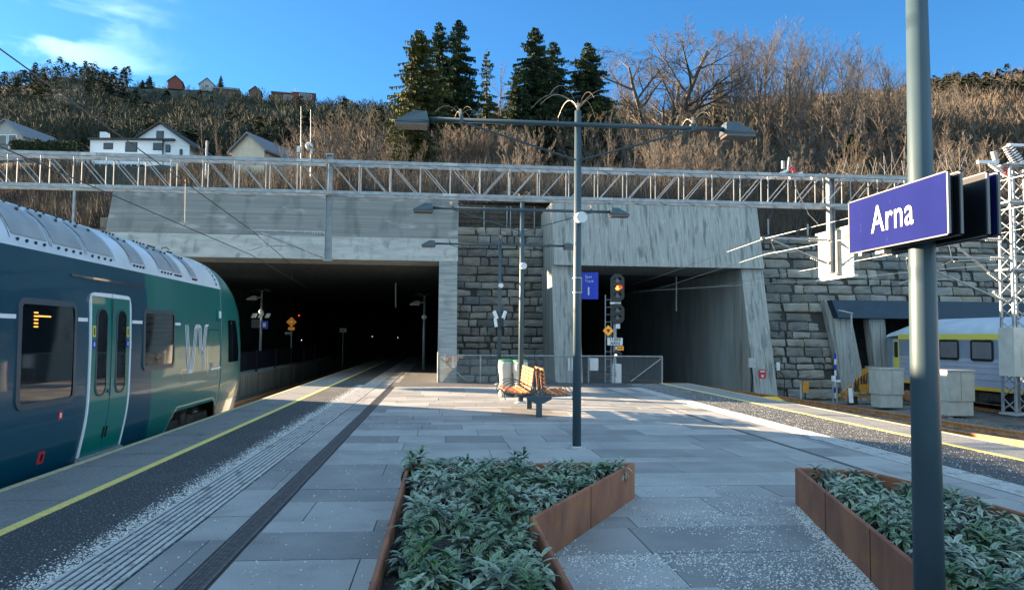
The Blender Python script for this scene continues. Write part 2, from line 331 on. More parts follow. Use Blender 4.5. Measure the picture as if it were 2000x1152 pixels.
# train body paint: navy then teal towards the nose
def body_paint():
    m = mat('livery paint', (0,0,0), .32, coat=.32, spec=.3); n = m.node_tree.nodes; l = m.node_tree.links; b = n['Principled BSDF']
    g = n.new('ShaderNodeNewGeometry'); s = n.new('ShaderNodeSeparateXYZ'); l.new(g.outputs['Position'], s.inputs[0])
    ml = n.new('ShaderNodeMath'); ml.operation = 'MULTIPLY_ADD'; ml.inputs[1].default_value = .18; l.new(s.outputs['Z'], ml.inputs[0]); l.new(s.outputs['Y'], ml.inputs[2])
    cr = n.new('ShaderNodeMapRange'); cr.inputs[1].default_value = 13.45; cr.inputs[2].default_value = 13.48; l.new(ml.outputs[0], cr.inputs[0])
    mx = n.new('ShaderNodeMix'); mx.data_type = 'RGBA'; mx.inputs[6].default_value = (.0,.055,.092,1); mx.inputs[7].default_value = (.0,.135,.12,1)
    l.new(cr.outputs[0], mx.inputs[0]); l.new(mx.outputs[2], b.inputs['Base Color'])
    no = n.new('ShaderNodeTexNoise'); no.inputs['Scale'].default_value = .9; no.inputs['Detail'].default_value = 2
    bu = n.new('ShaderNodeBump'); bu.inputs['Strength'].default_value = .12; bu.inputs['Distance'].default_value = .05; l.new(g.outputs['Position'], no.inputs['Vector'])
    l.new(no.outputs[0], bu.inputs['Height']); l.new(bu.outputs[0], b.inputs['Coat Normal']); return m
M['body'] = body_paint()
M['door_teal'] = mat('teal door', (.0,.16,.135), .3, coat=.3)
# leaf: green with frosted pale rim and tops
def leaf_mat():
    m = bpy.data.materials.new('frosted leaf'); m.use_nodes = True; n = m.node_tree.nodes; l = m.node_tree.links; b = n['Principled BSDF']; b.inputs['Roughness'].default_value = .55
    at = n.new('ShaderNodeAttribute'); at.attribute_name = 'rim'
    g = n.new('ShaderNodeNewGeometry'); no = n.new('ShaderNodeTexNoise'); no.inputs['Scale'].default_value = 1.7; l.new(g.outputs['Position'], no.inputs['Vector'])
    oi = n.new('ShaderNodeObjectInfo')
    gr = n.new('ShaderNodeValToRGB'); gr.color_ramp.elements[0].color = (.010,.058,.009,1); gr.color_ramp.elements[1].color = (.05,.13,.016,1)
    l.new(oi.outputs['Random'], gr.inputs[0])
    n2 = n.new('ShaderNodeTexNoise'); n2.inputs['Scale'].default_value = 60; l.new(g.outputs['Position'], n2.inputs['Vector'])
    # frost amount = rim*(a+patch noise) ; patch noise raises film over whole leaf
    mr = n.new('ShaderNodeMapRange'); mr.inputs[1].default_value = .40; mr.inputs[2].default_value = .62; mr.inputs[3].default_value = -.25; l.new(no.outputs[0], mr.inputs[0])
    a = n.new('ShaderNodeMath'); a.operation = 'MULTIPLY_ADD'; a.inputs[1].default_value = .38; l.new(mr.outputs[0], a.inputs[0]); 
    r2 = n.new('ShaderNodeMath'); r2.operation = 'MULTIPLY'; r2.inputs[1].default_value = .38; l.new(at.outputs['Fac'], r2.inputs[0]); l.new(r2.outputs[0], a.inputs[2])
    c = n.new('ShaderNodeMath'); c.operation = 'MULTIPLY'; l.new(a.outputs[0], c.inputs[0])
    m3 = n.new('ShaderNodeMapRange'); m3.inputs[1].default_value = .3; m3.inputs[2].default_value = .6; m3.inputs[3].default_value = .35; l.new(n2.outputs[0], m3.inputs[0]); l.new(m3.outputs[0], c.inputs[1])
    c.use_clamp = True; a.use_clamp = True
    mx = n.new('ShaderNodeMix'); mx.data_type = 'RGBA'; l.new(c.outputs[0], mx.inputs[0]); l.new(gr.outputs[0], mx.inputs[6]); mx.inputs[7].default_value = (.55,.62,.56,1)
    l.new(mx.outputs[2], b.inputs['Base Color']); return m
M['leaf'] = leaf_mat()

# ------------------------------------------------------------ terrain
UT = [-2600,-1200,-800,-400,0,110,215,400,520,620,760,900,1100,1300,1500,1650,1820,2000,2300,3600]
DT = [27,45,58,80,110,160,220,290,420,700]
YT = {
-2600:[700,690,680,670,665,660,655,650,652,655], -1200:[690,680,670,655,640,620,600,590,620,640],
-800:[690,680,660,640,610,480,330,180,90,250],  # unseen ridge left of view, this column and next, raised to shade the hillside
-400:[700,680,640,580,520,440,330,230,200,400], 0:[700,660,455,360,296,290,232,166,230,380],
110:[700,640,440,350,300,290,228,150,225,380], 215:[398,394,455,345,322,290,225,160,225,380],
400:[398,394,378,345,318,292,230,174,230,380], 520:[398,394,378,340,310,290,235,197,240,380],
620:[398,394,376,336,305,285,238,210,250,380], 760:[398,392,374,325,290,270,240,224,260,400],
900:[398,390,365,318,288,262,255,262,290,420], 1100:[400,388,360,310,275,275,290,310,340,450],
1300:[404,390,360,300,268,285,300,320,350,450], 1500:[478,452,400,305,262,260,262,280,320,440],
1650:[484,458,410,310,265,235,215,225,270,400], 1820:[488,462,412,320,270,215,180,172,240,380],
2000:[490,464,415,330,270,205,160,150,220,380], 2300:[492,468,420,340,280,200,140,130,200,380], 3600:[480,460,430,390,340,280,220,200,240,400]}
YA = np.array([YT[u] for u in UT], float)
def hash2(ix, iy, s=0): 
    v = np.sin(ix*127.1+iy*311.7+s*74.7)*43758.5453; return v-np.floor(v)
def vnoise(x, y, s=0):
    ix = np.floor(x); iy = np.floor(y); fx = x-ix; fy = y-iy; fx = fx*fx*(3-2*fx); fy = fy*fy*(3-2*fy)
    return (hash2(ix,iy,s)*(1-fx)+hash2(ix+1,iy,s)*fx)*(1-fy)+(hash2(ix,iy+1,s)*(1-fx)+hash2(ix+1,iy+1,s)*fx)*fy
cyw, syw = math.cos(YAW), math.sin(YAW)
def terrain_ud(u, d):
    u = np.asarray(u, float); d = np.asarray(d, float)
    ld = np.log(np.clip(d, DT[0], DT[-1])); LD = np.log(np.array(DT, float))
    iu = np.clip(np.searchsorted(UT, u)-1, 0, len(UT)-2); U = np.array(UT, float); fu = np.clip((u-U[iu])/(U[iu+1]-U[iu]), 0, 1)
    idd = np.clip(np.searchsorted(LD, ld)-1, 0, len(DT)-2); fd = (ld-LD[idd])/(LD[idd+1]-LD[idd])
    y = (YA[iu,idd]*(1-fd)+YA[iu,idd+1]*fd)*(1-fu)+(YA[iu+1,idd]*(1-fd)+YA[iu+1,idd+1]*fd)*fu
    z = EYE+(657-y)/FOC*d
    lat = (u-1000)/FOC*d; X = lat*cyw+d*syw; Y = d*cyw-lat*syw
    amp = np.clip((d-32)/40, 0, 1)
    z = z+amp*((vnoise(X/9, Y/9)-.5)*1.6+(vnoise(X/3, Y/3, 3)-.5)*.7+(vnoise(X/30, Y/30, 5)-.5)*np.clip(d/60, 0, 5))
    low = (X < -12.9) & (d < 52) & (u > 150); z = np.where(low, -1.0+0*z, z)
    low2 = (u > 2400) & (Y < 36); z = np.where(low2 | (Y < 29.9), -1.6, z)
    return X, Y, z
def T(u, d):
    X, Y, z = terrain_ud(np.array([u]), np.array([d])); return Vector((float(X[0]), float(Y[0]), float(z[0])))
us = np.concatenate([np.arange(-2600,-200,120), np.arange(-200,2300,14), np.arange(2300,3601,100)]); ds = np.exp(np.linspace(math.log(28), math.log(700), 150))
UU, DD = np.meshgrid(us, ds, indexing='ij'); X, Y, Z = terrain_ud(UU, DD)
V = np.stack([X, Y, Z], -1).reshape(-1, 3); nu, nd = len(us), len(ds)
I = (np.arange(nu-1)[:,None]*nd+np.arange(nd-1)[None]).ravel(); F = np.stack([I, I+nd, I+nd+1, I+1], 1)
lim = np.where(X < -12.9, 27.0, np.where(X < .59, 30.0, np.where(X < 4.9, 37.6, np.where(X < 14.7, 36.0, 36.0)))).ravel()
ok = (V[:,1] >= lim) | (V[:,0] < -13.5) ; zz = V[:,2][F]; F = F[ok[F].all(1) & ~(((zz.max(1)-zz.min(1)) > 3.5) & (V[:,1][F].min(1) < 56))]
setting(npmesh('hillside', V, F, M['hill'], smooth=True))
g = MB().quad((-1150,-110,-1.15),(1250,-110,-1.15),(1250,880,-1.15),(-1150,880,-1.15)); setting(g.build('ground', M['ground']))

# ------------------------------------------------------------ platform and its surfacing
XL, XR, YE, YT_ = -4.62, 9.15, 27.6, 78
p = MB(); p.box((XL+.06,-12,-1.15),(XR-.06,YE,-.012)); p.box((XL+.06,YE,-1.15),(-.15,YT_,-.012))
setting(p.build('platform', M['concrete_p']))
def sheet(name, x0, x1, y0, y1, z0, z1, m, bevel=0): return setting(MB().box((x0,y0,z0),(x1,y1,z1)).build(name, m, bevel=bevel))
def slabs(name, x0, x1, y0, y1, rows, lens, m, gap=.010, z1=0.0, jz=.003):
    b = MB(); col = []; y = y0
    while y < y1-.05:
        h = random.choice(rows); h = min(h, y1-y); x = x0-random.uniform(0, lens[0])
        while x < x1-.02:
            L = random.uniform(*lens); a = max(x, x0); e = min(x+L, x1)
            if e-a > .03:
                zz = z1+random.uniform(-jz, jz); b.box((a+gap/2,y+gap/2,z1-.05),(e-gap/2,y+h-gap/2,zz)); r = random.random(); col += [r]*6
            x += L
        y += h
    return setting(b.build(name, m, cols=col))
sheet('platform_base', XL+.03, XR-.03, -12, YE+.001, -.03, -.009, M['gap'])
slabs('paving', -1.49, 5.35, -4, 25.1, [.4,.6,.8,.8], (.6,1.7), M['paving'])
slabs('paving_strip', -2.08, -1.70, -4, 60, [.8,1.2], (.8,.9), M['paving'])
slabs('paving_strip', 5.42, 6.20, -4, 25.1, [.8,1.2], (.8,.9), M['paving'])
slabs('platform_edge', XL+.09, -3.66, -12, YT_, [1.0], (2,3), M['edgestone'], gap=.012)
slabs('platform_edge', 8.17, XR-.09, -12, YE, [1.0], (2,3), M['edgestone'], gap=.012)
sheet('edge_line', XL, XL+.085, -12, YT_, -.09, .001, M['edge_cream']); sheet('edge_line', XR-.085, XR, -12, YE, -.09, .001, M['edge_cream'])
sheet('yellow_line', -3.655, -3.555, -12, YT_, -.02, .004, M['yellow_line']); sheet('yellow_line', 8.06, 8.165, -12, YE, -.02, .004, M['yellow_line'])
sheet('asphalt', -3.55, -2.58, -12, YT_, -.02, 0, M['asphalt']); sheet('asphalt', 6.66, 8.055, -12, YE, -.02, 0, M['asphalt'])
sheet('asphalt', -1.49, 6.65, 25.11, YE, -.02, 0, M['asphalt']); sheet('asphalt', -1.49, -.16, YE, YT_, -.02, 0, M['asphalt'])
for a, e, ye in ((-2.575,-2.085,60),(6.205,6.655,25.1)):
    setting(MB().box((a,-6,-.02),(e,ye,-.001)).build('tactile_base', M['asphalt'])); b = MB(); n = 8; dx = (e-a)/n
    y = -6
    while y < ye:
        y2 = min(y+.6, ye)
        for k in range(n): b.box((a+dx*(k+.22),y+.01,-.002),(a+dx*(k+.80),y2-.01,.006+random.uniform(-.001,.001)))
        y = y2
    setting(b.build('tactile_paving', M['tactile']))
for a, e in ((-1.68,-1.515),(5.355,5.415)):
    b = MB().box((a,-6,-.06),(e,25.1,-.03)); b.box((a,-6,-.06),(a+.018,25.1,.002)); b.box((e-.018,-6,-.06),(e,25.1,.002))
    y = -6
    while y < 25.1:
        b.box((a+.018,y,-.03),(e-.018,y+.012,-.001)); y += .035
    for k in range(1, 5): b.box((a+(e-a)*k/5-.004,-6,-.03),(a+(e-a)*k/5+.004,25.1,-.002))
    tag(b.build('drain_grate', M['grate']), 'long dark iron drain channel running along the '+('left side of the slabs' if a < 0 else 'right side of the slabs'), 'drain')
# grit chips
def chips(n, fn, name):
    V = []; F = []
    for i in range(n):
        x, y = fn(); s = random.uniform(.0035, .0095)*(.8 if name != 'grit' else 1); t = random.uniform(0, 6.28); b = len(V)
        for k in range(3): V.append((x+s*1.4*math.cos(t+k*2.1), y+s*math.sin(t+k*2.1), .001))
        V.append((x, y, .001+s)); F += [(b,b+1,b+3),(b+1,b+2,b+3),(b+2,b,b+3)]
    o = npmesh(name, V, F, M['grit']); o['kind'] = 'stuff'
def f1():
    while 1:
        x = random.uniform(.75, 3.5); y = 3.6+abs(random.gauss(0, 2.0)); y += .15*math.sin(x*5)
        if float(vnoise(np.array(x*2.3),np.array(y*2.3),9)) < random.uniform(.25,.8): continue
        if y < 9: return x, y
def f2(): return (6.66+random.random()*1.4, 8+random.random()**.8*19)
def f3(): return (-2.56-abs(random.gauss(0,.10)), 4+random.random()**1.4*22)
def f4():
    while 1:
        t = random.random(); x = 2.75+t*.85+random.gauss(-.10, .05); y = 4.0+t*3.3
        return x, y
def f5(): return (random.uniform(-1.4, .0) if random.random() < .5 else random.uniform(-2.6,-1.7), 4+random.random()**1.5*12)
chips(9000, f1, 'grit'); chips(5500, f2, 'grit'); chips(12000, f3, 'grit'); chips(5000, f4, 'grit'); chips(900, f5, 'grit')

# ------------------------------------------------------------ tracks
def path(pts, n=60):
    P = [Vector(q) for q in pts]; out = []
    for i in range(len(P)-1):
        p0 = P[max(i-1,0)]; p1 = P[i]; p2 = P[i+1]; p3 = P[min(i+2,len(P)-1)]; k = max(2, n//(len(P)-1))
        for j in range(k):
            t = j/k; out.append(.5*((2*p1)+(p2-p0)*t+(2*p0-5*p1+4*p2-p3)*t*t+(3*p1-p0-3*p2+p3)*t**3))
    out.append(P[-1]); return out
def track(name_g, pts, ztop, label, m=M['rust']):
    P = path([(x,y,ztop) for x, y in pts])
    t = thing('railway_track', label, 'railway track', (P[0].x, P[0].y, ztop))
    for sgn in (-1, 1):
        b = MB(); pr = []
        for i, q in enumerate(P):
            d = (P[min(i+1,len(P)-1)]-P[max(i-1,0)]).normalized(); nrm = Vector((d.y,-d.x,0)); c = q+nrm*sgn*.7175; pr.append((c, nrm))
        for prof, in ((((-.07,-.16),(.07,-.16),(.07,-.145),(-.07,-.145)),), (((-.01,-.145),(.01,-.145),(.01,-.04),(-.01,-.04)),), (((-.036,-.04),(.036,-.04),(.036,0),(-.036,0)),)):
            base = len(b.v)
            for c, nrm in pr:
                for a, z in prof: b.v.append(tuple(c+nrm*a+Vector((0,0,z))))
            for i in range(len(pr)-1):
                for k in range(4): k2 = (k+1) % 4; b.f.append((base+i*4+k, base+i*4+k2, base+i*4+4+k2, base+i*4+4+k))
        b.build('rail', m, t)
    b = MB(); acc = 0; last = P[0]
    for i in range(len(P)-1):
        seg = (P[i+1]-P[i]).length; d = (P[i+1]-P[i]).normalized(); nrm = Vector((d.y,-d.x,0)); s = (-acc) % .6
        while s < seg:
            c = P[i]+d*s; b.beam(c-nrm*1.25+Vector((0,0,-.23)), c+nrm*1.25+Vector((0,0,-.23)), .24, .14)
            for sg in (-1, 1):
                b.cbox((c+nrm*sg*.82+Vector((0,0,-.145))), (.12,.14,.05)); b.cbox((c+nrm*sg*.61+Vector((0,0,-.145))), (.12,.14,.05))
            s += .6
        acc = (acc+seg) % .6 if False else (acc+seg)
    b.build('sleepers', M['sleeper'], t); return t
track('l', [(-6.35,-12),(-6.35,20),(-6.35,50),(-6.35,78)], -.72, 'straight railway track under the green and navy train')
track('r', [(14.9,2),(14.3,11),(13.45,17.5),(13.05,22),(12.5,28),(11.4,36),(10.3,50),(9.6,70)], -.55, 'rusty curved railway track between the platform and the grey cabinets, entering the right tunnel')
track('c', [(22.2,2),(22.2,20),(22.1,40)], -.98, 'railway track under the parked blue grey coach')
def ballast(pts, ztop, wd):
    P = path([(x,y,0) for x, y in pts], 120); nx = 22; V = []; F = []
    dens = []
    for i, q in enumerate(P): dens.append(q)
    L = len(P)
    for i, q in enumerate(P):
        d = (P[min(i+1,L-1)]-P[max(i-1,0)]).normalized(); nrm = Vector((d.y,-d.x,0))
        for k in range(nx):
            a = (k/(nx-1)-.5)*2*wd; z = ztop-max(0, abs(a)-1.5)*.35; c = q+nrm*a; V.append((c.x, c.y, z+random.uniform(-.02,.02)))
    for i in range(L-1):
        for k in range(nx-1): F.append((i*nx+k, i*nx+k+1, (i+1)*nx+k+1, (i+1)*nx+k))
    return setting(npmesh('ballast', V, F, M['gravel']))
ballast([(-6.35,-12),(-6.35,30),(-6.35,78)], -.90, 1.75); ballast([(14.9,2),(14.3,11),(13.45,17.5),(13.05,22),(12.5,28),(11.4,36),(10.3,50),(9.6,70)], -.72, 3.0); ballast([(22.2,2),(22.2,40)], -1.10, 2.0)
# loose stones by the platform edge
def stones(n, x0, x1, y0, y1, z):
    V = []; F = []
    for i in range(n):
        x = random.uniform(x0,x1); y = random.uniform(y0,y1); s = random.uniform(.02,.05); b = len(V)
        for dx, dy, dz in ((1,0,0),(-1,0,0),(0,1,0),(0,-1,0),(0,0,1)): V.append((x+s*dx*random.uniform(.6,1.2), y+s*dy*random.uniform(.6,1.2), z+s*dz*random.uniform(.6,1.2)))
        F += [(b,b+2,b+4),(b+2,b+1,b+4),(b+1,b+3,b+4),(b+3,b,b+4)]
    o = npmesh('ballast_stones', V, F, M['gravel']); o['kind'] = 'stuff'
stones(6000, 9.3, 16, 9, 24, -.73); stones(2500, -8.3, -4.7, 18, 40, -.90)
# ------------------------------------------------------------ portals, walls, tunnels
def fL(z): return 27.5+.333*z
def slabq(b, x0, x1, z0, z1, f, yb, off=0):
    b.hexa([(x0,f(z0)-off,z0),(x1,f(z0)-off,z0),(x1,yb,z0),(x0,yb,z0),(x0,f(z1)-off,z1),(x1,f(z1)-off,z1),(x1,yb,z1),(x0,yb,z1)]); return b
t = thing('tunnel_portal', 'left concrete tunnel portal with wide dark mouth and board-marked upper wall', 'tunnel portal', (-6,28,0))
b = MB(); xs = np.linspace(-12.5, .59, 7)
slabq(b, -12.5, .59, 5.42, 7.08, fL, 31); b.build('upper_wall', M['concrete_h'], t)
b = MB(); slabq(b, -12.5, .59, 4.52, 5.415, fL, 31, .03); b.build('lintel', M['concrete_l'], t)
b = MB(); slabq(b, -.12, .57, -1.2, 4.515, fL, 36.0, .02); b.build('pillar', M['concrete_p'], t)
MB().box((-12.49,40.6,-1.2),(-12.05,41.2,4.55)).build('pillar', M['concrete_p'], t)
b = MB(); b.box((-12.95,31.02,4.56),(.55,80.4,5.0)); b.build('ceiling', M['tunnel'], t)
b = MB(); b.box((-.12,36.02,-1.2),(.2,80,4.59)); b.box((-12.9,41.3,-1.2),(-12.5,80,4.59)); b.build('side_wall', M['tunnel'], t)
b = MB(); b.box((-12.9,80.02,-1.2),(.6,80.5,5)); b.build('dark_end', M['black'], t)
b = MB(); q0 = aY(205,448,29.6)
for i, (dx, dz, w_, h_) in enumerate(((-.75,-1.6,1.7,.5),(-.7,-1.1,1.55,.42),(-.6,-.68,1.3,.36),(-.45,-.3,.95,.34),(-.2,.06,.55,.42),(-.9,-2.4,2.2,.8))): b.box((q0.x+dx,29.5+i*.03,q0.z+dz),(q0.x+dx+w_,30.6,q0.z+dz+h_-.03))
tag(b.build('stone_steps', M['stone'], bevel=.02), 'stacked pale stone blocks stepping up at the left edge of the left portal', 'stone steps')
def fR(z): return 32.0+.255*(z+.65)
t = thing('tunnel_portal', 'right concrete tunnel portal with vertical streaks and one track running in', 'tunnel portal', (9.7,32,0))
b = MB(); slabq(b, 4.95, 14.62, 4.87, 7.85, fR, 38.0, .18); b.build('upper_wall', M['concrete_v'], t)
b = MB(); slabq(b, 4.85, 6.05, -1.2, 4.865, fR, 38.5); b.build('pillar', M['concrete_v'], t)
b = MB(); slabq(b, 13.6, 14.62, -1.2, 4.865, fR, 34.4); b.build('pillar', M['concrete_v'], t)
b = MB(); b.box((5.6,38.52,-1.2),(6.0,75,5)); b.hexa([(13.6,34.42,-1.2),(14.2,34.42,-1.2),(13.2,75,-1.2),(12.6,75,-1.2),(13.6,34.42,4.86),(14.2,34.42,4.86),(13.2,75,4.86),(12.6,75,4.86)]); b.build('side_wall', M['concrete_in'], t)
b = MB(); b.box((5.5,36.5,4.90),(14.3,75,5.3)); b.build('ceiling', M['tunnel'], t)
b = MB(); b.box((5.5,75.02,-1.2),(14.3,75.4,5.3)); b.build('dark_end', M['black'], t)

def stone_wall(label, x0, x1, z0, ztop, f, excl=None, seed=1, xa=None):
    rs = random.Random(seed); b = MB(); col = []
    z = z0
    while z < ztop(x0)+.2:
        h = rs.uniform(.26,.50); x = x0-rs.uniform(0,.5)
        while x < x1:
            L = rs.uniform(.30,1.25)*(1.15 if h > .35 else .85); a = max(x, x0)+.0; e = min(x+L, x1); xm = (a+e)/2; x += L
            if e-a < .12 or z+h*.6 > ztop(xm) or (excl and excl(xm, z+h/2)): continue
            zt = min(z+h, ztop(xm)+.05); n = 6; base = len(b.v); dep = rs.uniform(-.05,.07); g = .004
            cj = [[rs.uniform(-.004,.05) for _ in range(2)] for _ in range(4)]
            sk = rs.uniform(-.03,.03)
            for j in range(n+1):
                for i in range(n+1):
                    s = i/n; t_ = j/n
                    # bilinear with jittered corners
                    xx = a+g+(e-a-2*g)*s; zz = z+g+(zt-z-2*g)*t_
                    cx = (cj[0][0]*(1-s)*(1-t_)-cj[1][0]*s*(1-t_)+cj[2][0]*(1-s)*t_-cj[3][0]*s*t_); cz = (cj[0][1]*(1-s)*(1-t_)+cj[1][1]*s*(1-t_)-cj[2][1]*(1-s)*t_-cj[3][1]*s*t_)
                    edge = min(s, 1-s, t_, 1-t_)*n; rnd = [0,.03,.042,.045][min(3,int(round(edge)))]
                    if (i in (0,n)) and (j in (0,n)): rnd = -.02
                    q = rs.uniform(-.015,.015)
                    b.v.append((xx+cx+q*.6*(edge > 0), f(zz)+.13-rnd-dep+q+sk*(s-.5)*3, zz+cz+q*.6))
            for j in range(n):
                for i in range(n): b.f.append((base+j*(n+1)+i, base+j*(n+1)+i+1, base+(j+1)*(n+1)+i+1, base+(j+1)*(n+1)+i))
            col += [rs.random()]*(n*n)
        z += h
    t = thing('stone_wall', label, 'stone wall', (x0, f(0), z0))
    b.build('stone_face', M['stone'], t, cols=col)
    return t
def fC(z): return 35.6+.2*z
t = stone_wall('stacked block wall standing between the two tunnel portals', .5, 4.98, -1.1, lambda x: 7.0, fC)
slabq(MB(), .5, 4.98, -1.15, 6.9, lambda z: fC(z)+.17, 38).build('core', M['gap'], t)
def fW(z): return 34.0+.2*z
def exw(x, z): return (18.25+(z+.65)*-.12+.25 < x < 34) and z < 3.56
t = stone_wall('long stacked block wall right of the tunnels, above the blue fascia', 14.5, 42, -1.1, lambda x: 6.8-(x-14)*.02, fW, exw, 2)
b = MB(); slabq(b, 14.5, 18.3, -1.15, 6.75, lambda z: fW(z)+.17, 37.5); slabq(b, 18.3, 34, 3.55, 6.65, lambda z: fW(z)+.17, 37.5); slabq(b, 34, 42, -1.15, 6.4, lambda z: fW(z)+.17, 37.5); b.build('core', M['gap'], t)
# track shed opening with blue fascia in the right wall
t = thing('shed_opening', 'dark shed opening in the stone wall under a blue corrugated fascia', 'shed', (22,34,-1.1))
b = MB(); b.hexa([(18.42,33.75,2.68),(34,33.75,2.68),(34,34.6,2.68),(18.42,34.6,2.68),(18.2,33.95,3.52),(34,33.95,3.52),(34,34.7,3.52),(18.2,34.7,3.52)])
for i in range(0): x = 18.5+i*.3; b.hexa([(x,33.72,2.69),(x+.12,33.72,2.69),(x+.12,33.76,2.69),(x,33.76,2.69),(x,33.92,3.51),(x+.12,33.92,3.51),(x+.12,33.96,3.51),(x,33.96,3.51)])
b.build('fascia', M['navy_clad'], t)
b = MB(); b.hexa([(18.62,33.7,-1.15),(19.75,33.7,-1.15),(19.75,40,-1.15),(18.62,40,-1.15),(18.08,34.4,3.54),(18.42,34.4,3.54),(18.42,40,3.54),(18.08,40,3.54)])
b.hexa([(18.62,33.72,-1.14),(19.78,33.72,-1.14),(19.78,34.3,-1.14),(18.62,34.3,-1.14),(18.36,34.1,2.66),(19.25,34.1,2.66),(19.25,34.6,2.66),(18.36,34.6,2.66)]); b.build('jamb', M['concrete_v'], t)
b = MB(); b.hexa([(20.45,33.9,-1.14),(21.0,33.9,-1.14),(21.0,34.5,-1.14),(20.45,34.5,-1.14),(20.1,34.1,2.66),(20.9,34.1,2.66),(20.9,34.6,2.66),(20.1,34.6,2.66)]); b.build('jamb', M['concrete_v'], t)
b = MB(); b.box((19.75,33.6,-1.15),(20.45,33.9,.45)); b.build('low_wall', M['concrete_p'], t)
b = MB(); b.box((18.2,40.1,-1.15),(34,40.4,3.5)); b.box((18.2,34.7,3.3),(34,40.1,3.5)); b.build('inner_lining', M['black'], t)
b = MB(); b.box((19.3,38,-1.15),(20.4,38.05,1.5)); b.build('steel_door', M['fence_dark'], t)
# low wall, fence and second platform left of the train
t = MB().box((-8.45,27,-1.15),(-8.1,78,0)).build('retaining_wall', M['concrete_v']); tag(t, 'low streaked concrete retaining wall beyond the train nose, topped by a dark fence', 'wall')
setting(MB().box((-12.45,27,-1.15),(-8.46,78,-.01)).build('platform', M['concrete_p']))
t = thing('panel_fence', 'dark navy panel fence on top of the low concrete wall beyond the train nose', 'fence', (-8.25,28,0))
b = MB(); y = 27.2
while y < 66: b.box((-8.24,y,.13),(-8.20,y+1.9,.93)); y += 1.93
b.build('panels', M['fence_dark'], t)
y = 27.2
while y < 66:
    MB().box((-8.27,y-.03,0.0),(-8.17,y-.0,.96)).build('post', M['fence_dark'], t); y += 3.86
# dark slatted screen with pale posts above the middle stone wall and along the right wall top
t = thing('slat_screen', 'dark board screen with pale thin posts above the middle stone wall', 'screen', (2.7,38,7))
b = MB()
b.box((.6,38.0,6.6),(4.95,38.04,8.35))
for i in range(6): b.box((.6,37.96,6.85+i*.25),(4.95,37.995,7.05+i*.25))
b.build('boards', M['bark_d'], t)
for x in (.75,2.06,3.22,3.40,4.62): MB().tube([(x,37.9,6.8),(x,37.9,8.25)], .03, 6).build('post', M['galv'], t)
for x, top, lb in ((16.06,7.6,'left of the hanging board'),(18.1,7.4,'behind the hanging board')):
    tag(MB().tube([(x,36,6.5),(x,36,top)], .045, 6).build('thin_post', M['galv']), 'short white post standing on the right stone wall, '+lb, 'post', 'short posts on the right stone wall')
for q, h in (((143,432),370),((404,296),275)):
    pt = aY(q[0], q[1], 34 if h > 300 else 42); pt2 = aY(q[0], h, pt.y); b = MB().tube([(pt.x,pt.y,pt.z-1.5),(pt.x,pt.y,pt2.z)], .06, 8)
    tag(b.build('thin_post', M['galv']), 'tall thin white pole left of the left portal' if h > 300 else 'white pole rising behind the gantry beside the white house', 'pole')

# ------------------------------------------------------------ the green and navy train
TX = -6.35
PROF = [(1.20,-.82),(1.27,-.62),(1.33,-.35),(1.39,-.05),(1.43,.15),(1.463,.33),(1.487,.5),(1.5,.68),(1.505,1.0),(1.505,1.5),(1.495,1.9),(1.475,2.3),(1.447,2.65),
        (1.39,2.83),(1.30,2.98),(1.18,3.11),(1.02,3.22),(.82,3.31),(.55,3.39),(.28,3.43),(0,3.44)]
def noseW(Y):
    if Y < 17.0: return 1
    t = min(1, (Y-17.0)/4.0); return max(.02, (1-t**3.6)**(1/2.1))
def noseH(Y):
    if Y < 17.0: return 1
    t = min(1, (Y-17.0)/3.7); return max(.05, 1-.90*t**2.8)
def tp(Y, i, side=1, off=0):
    x, z = PROF[i]; W = noseW(Y); Hh = noseH(Y)
    if z > .3: z = .3+(z-.3)*Hh
    return Vector((TX+side*(x*W+off), Y, z))
def sx(Y, z):       # side surface x at height z
    Hh = noseH(Y); zz = z if z <= .3 else .3+(z-.3)/Hh
    for i in range(len(PROF)-1):
        if PROF[i][1] <= zz <= PROF[i+1][1]:
            f = (zz-PROF[i][1])/(PROF[i+1][1]-PROF[i][1]+1e-9); return TX+(PROF[i][0]*(1-f)+PROF[i+1][0]*f)*noseW(Y)
    return TX+PROF[12][0]*noseW(Y)
Yst = [-14,-8,-4]+list(np.arange(0,13.6,1.0))+list(np.arange(13.8,15.2,.15))+list(np.arange(15.2,20.95,.12))+[20.98]
def arch(Y):        # lower edge of the skirt: open arch over the bogie
    if 14.05 < Y < 17.75:
        s = (Y-14.05)/3.7; return -.82+1.04*min(1, (math.sin(math.pi*s)*1.9))**.6
    return -.82
def loft(i0, i1, ys, arched=False):
    b = MB(); cols = []
    seq = [(i, 1) for i in range(i0, i1+1)]+([(i, -1) for i in range(i1-1 if i1 == 20 else i1, i0-1, -1)])
    for Y in ys:
        for i, s in seq:
            q = tp(Y, i, s)
            if arched:
                za = arch(Y)
                if q.z < za: q = Vector((TX+s*(sx(Y, za)-TX), Y, za))
            b.v.append(tuple(q))
    m = len(seq)
    for a in range(len(ys)-1):
        for k in range(m-1):
            if i1 != 20 and k == i1-i0: continue
            b.f.append((a*m+k, a*m+k+1, (a+1)*m+k+1, (a+1)*m+k)[::-1])
    return b
train = thing('passenger_train', 'green and navy passenger train with white roof standing at the left platform edge', 'train', (TX, 8, -.9))
ya = [y for y in Yst if y <= 17.36]+[17.36]; yb = [17.36]+[y for y in Yst if y > 17.4]
loft(0, 12, ya, True).build('body_side', M['body'], train, smooth=True)
loft(12, 20, ya).build('roof', M['roofw'], train, smooth=True)
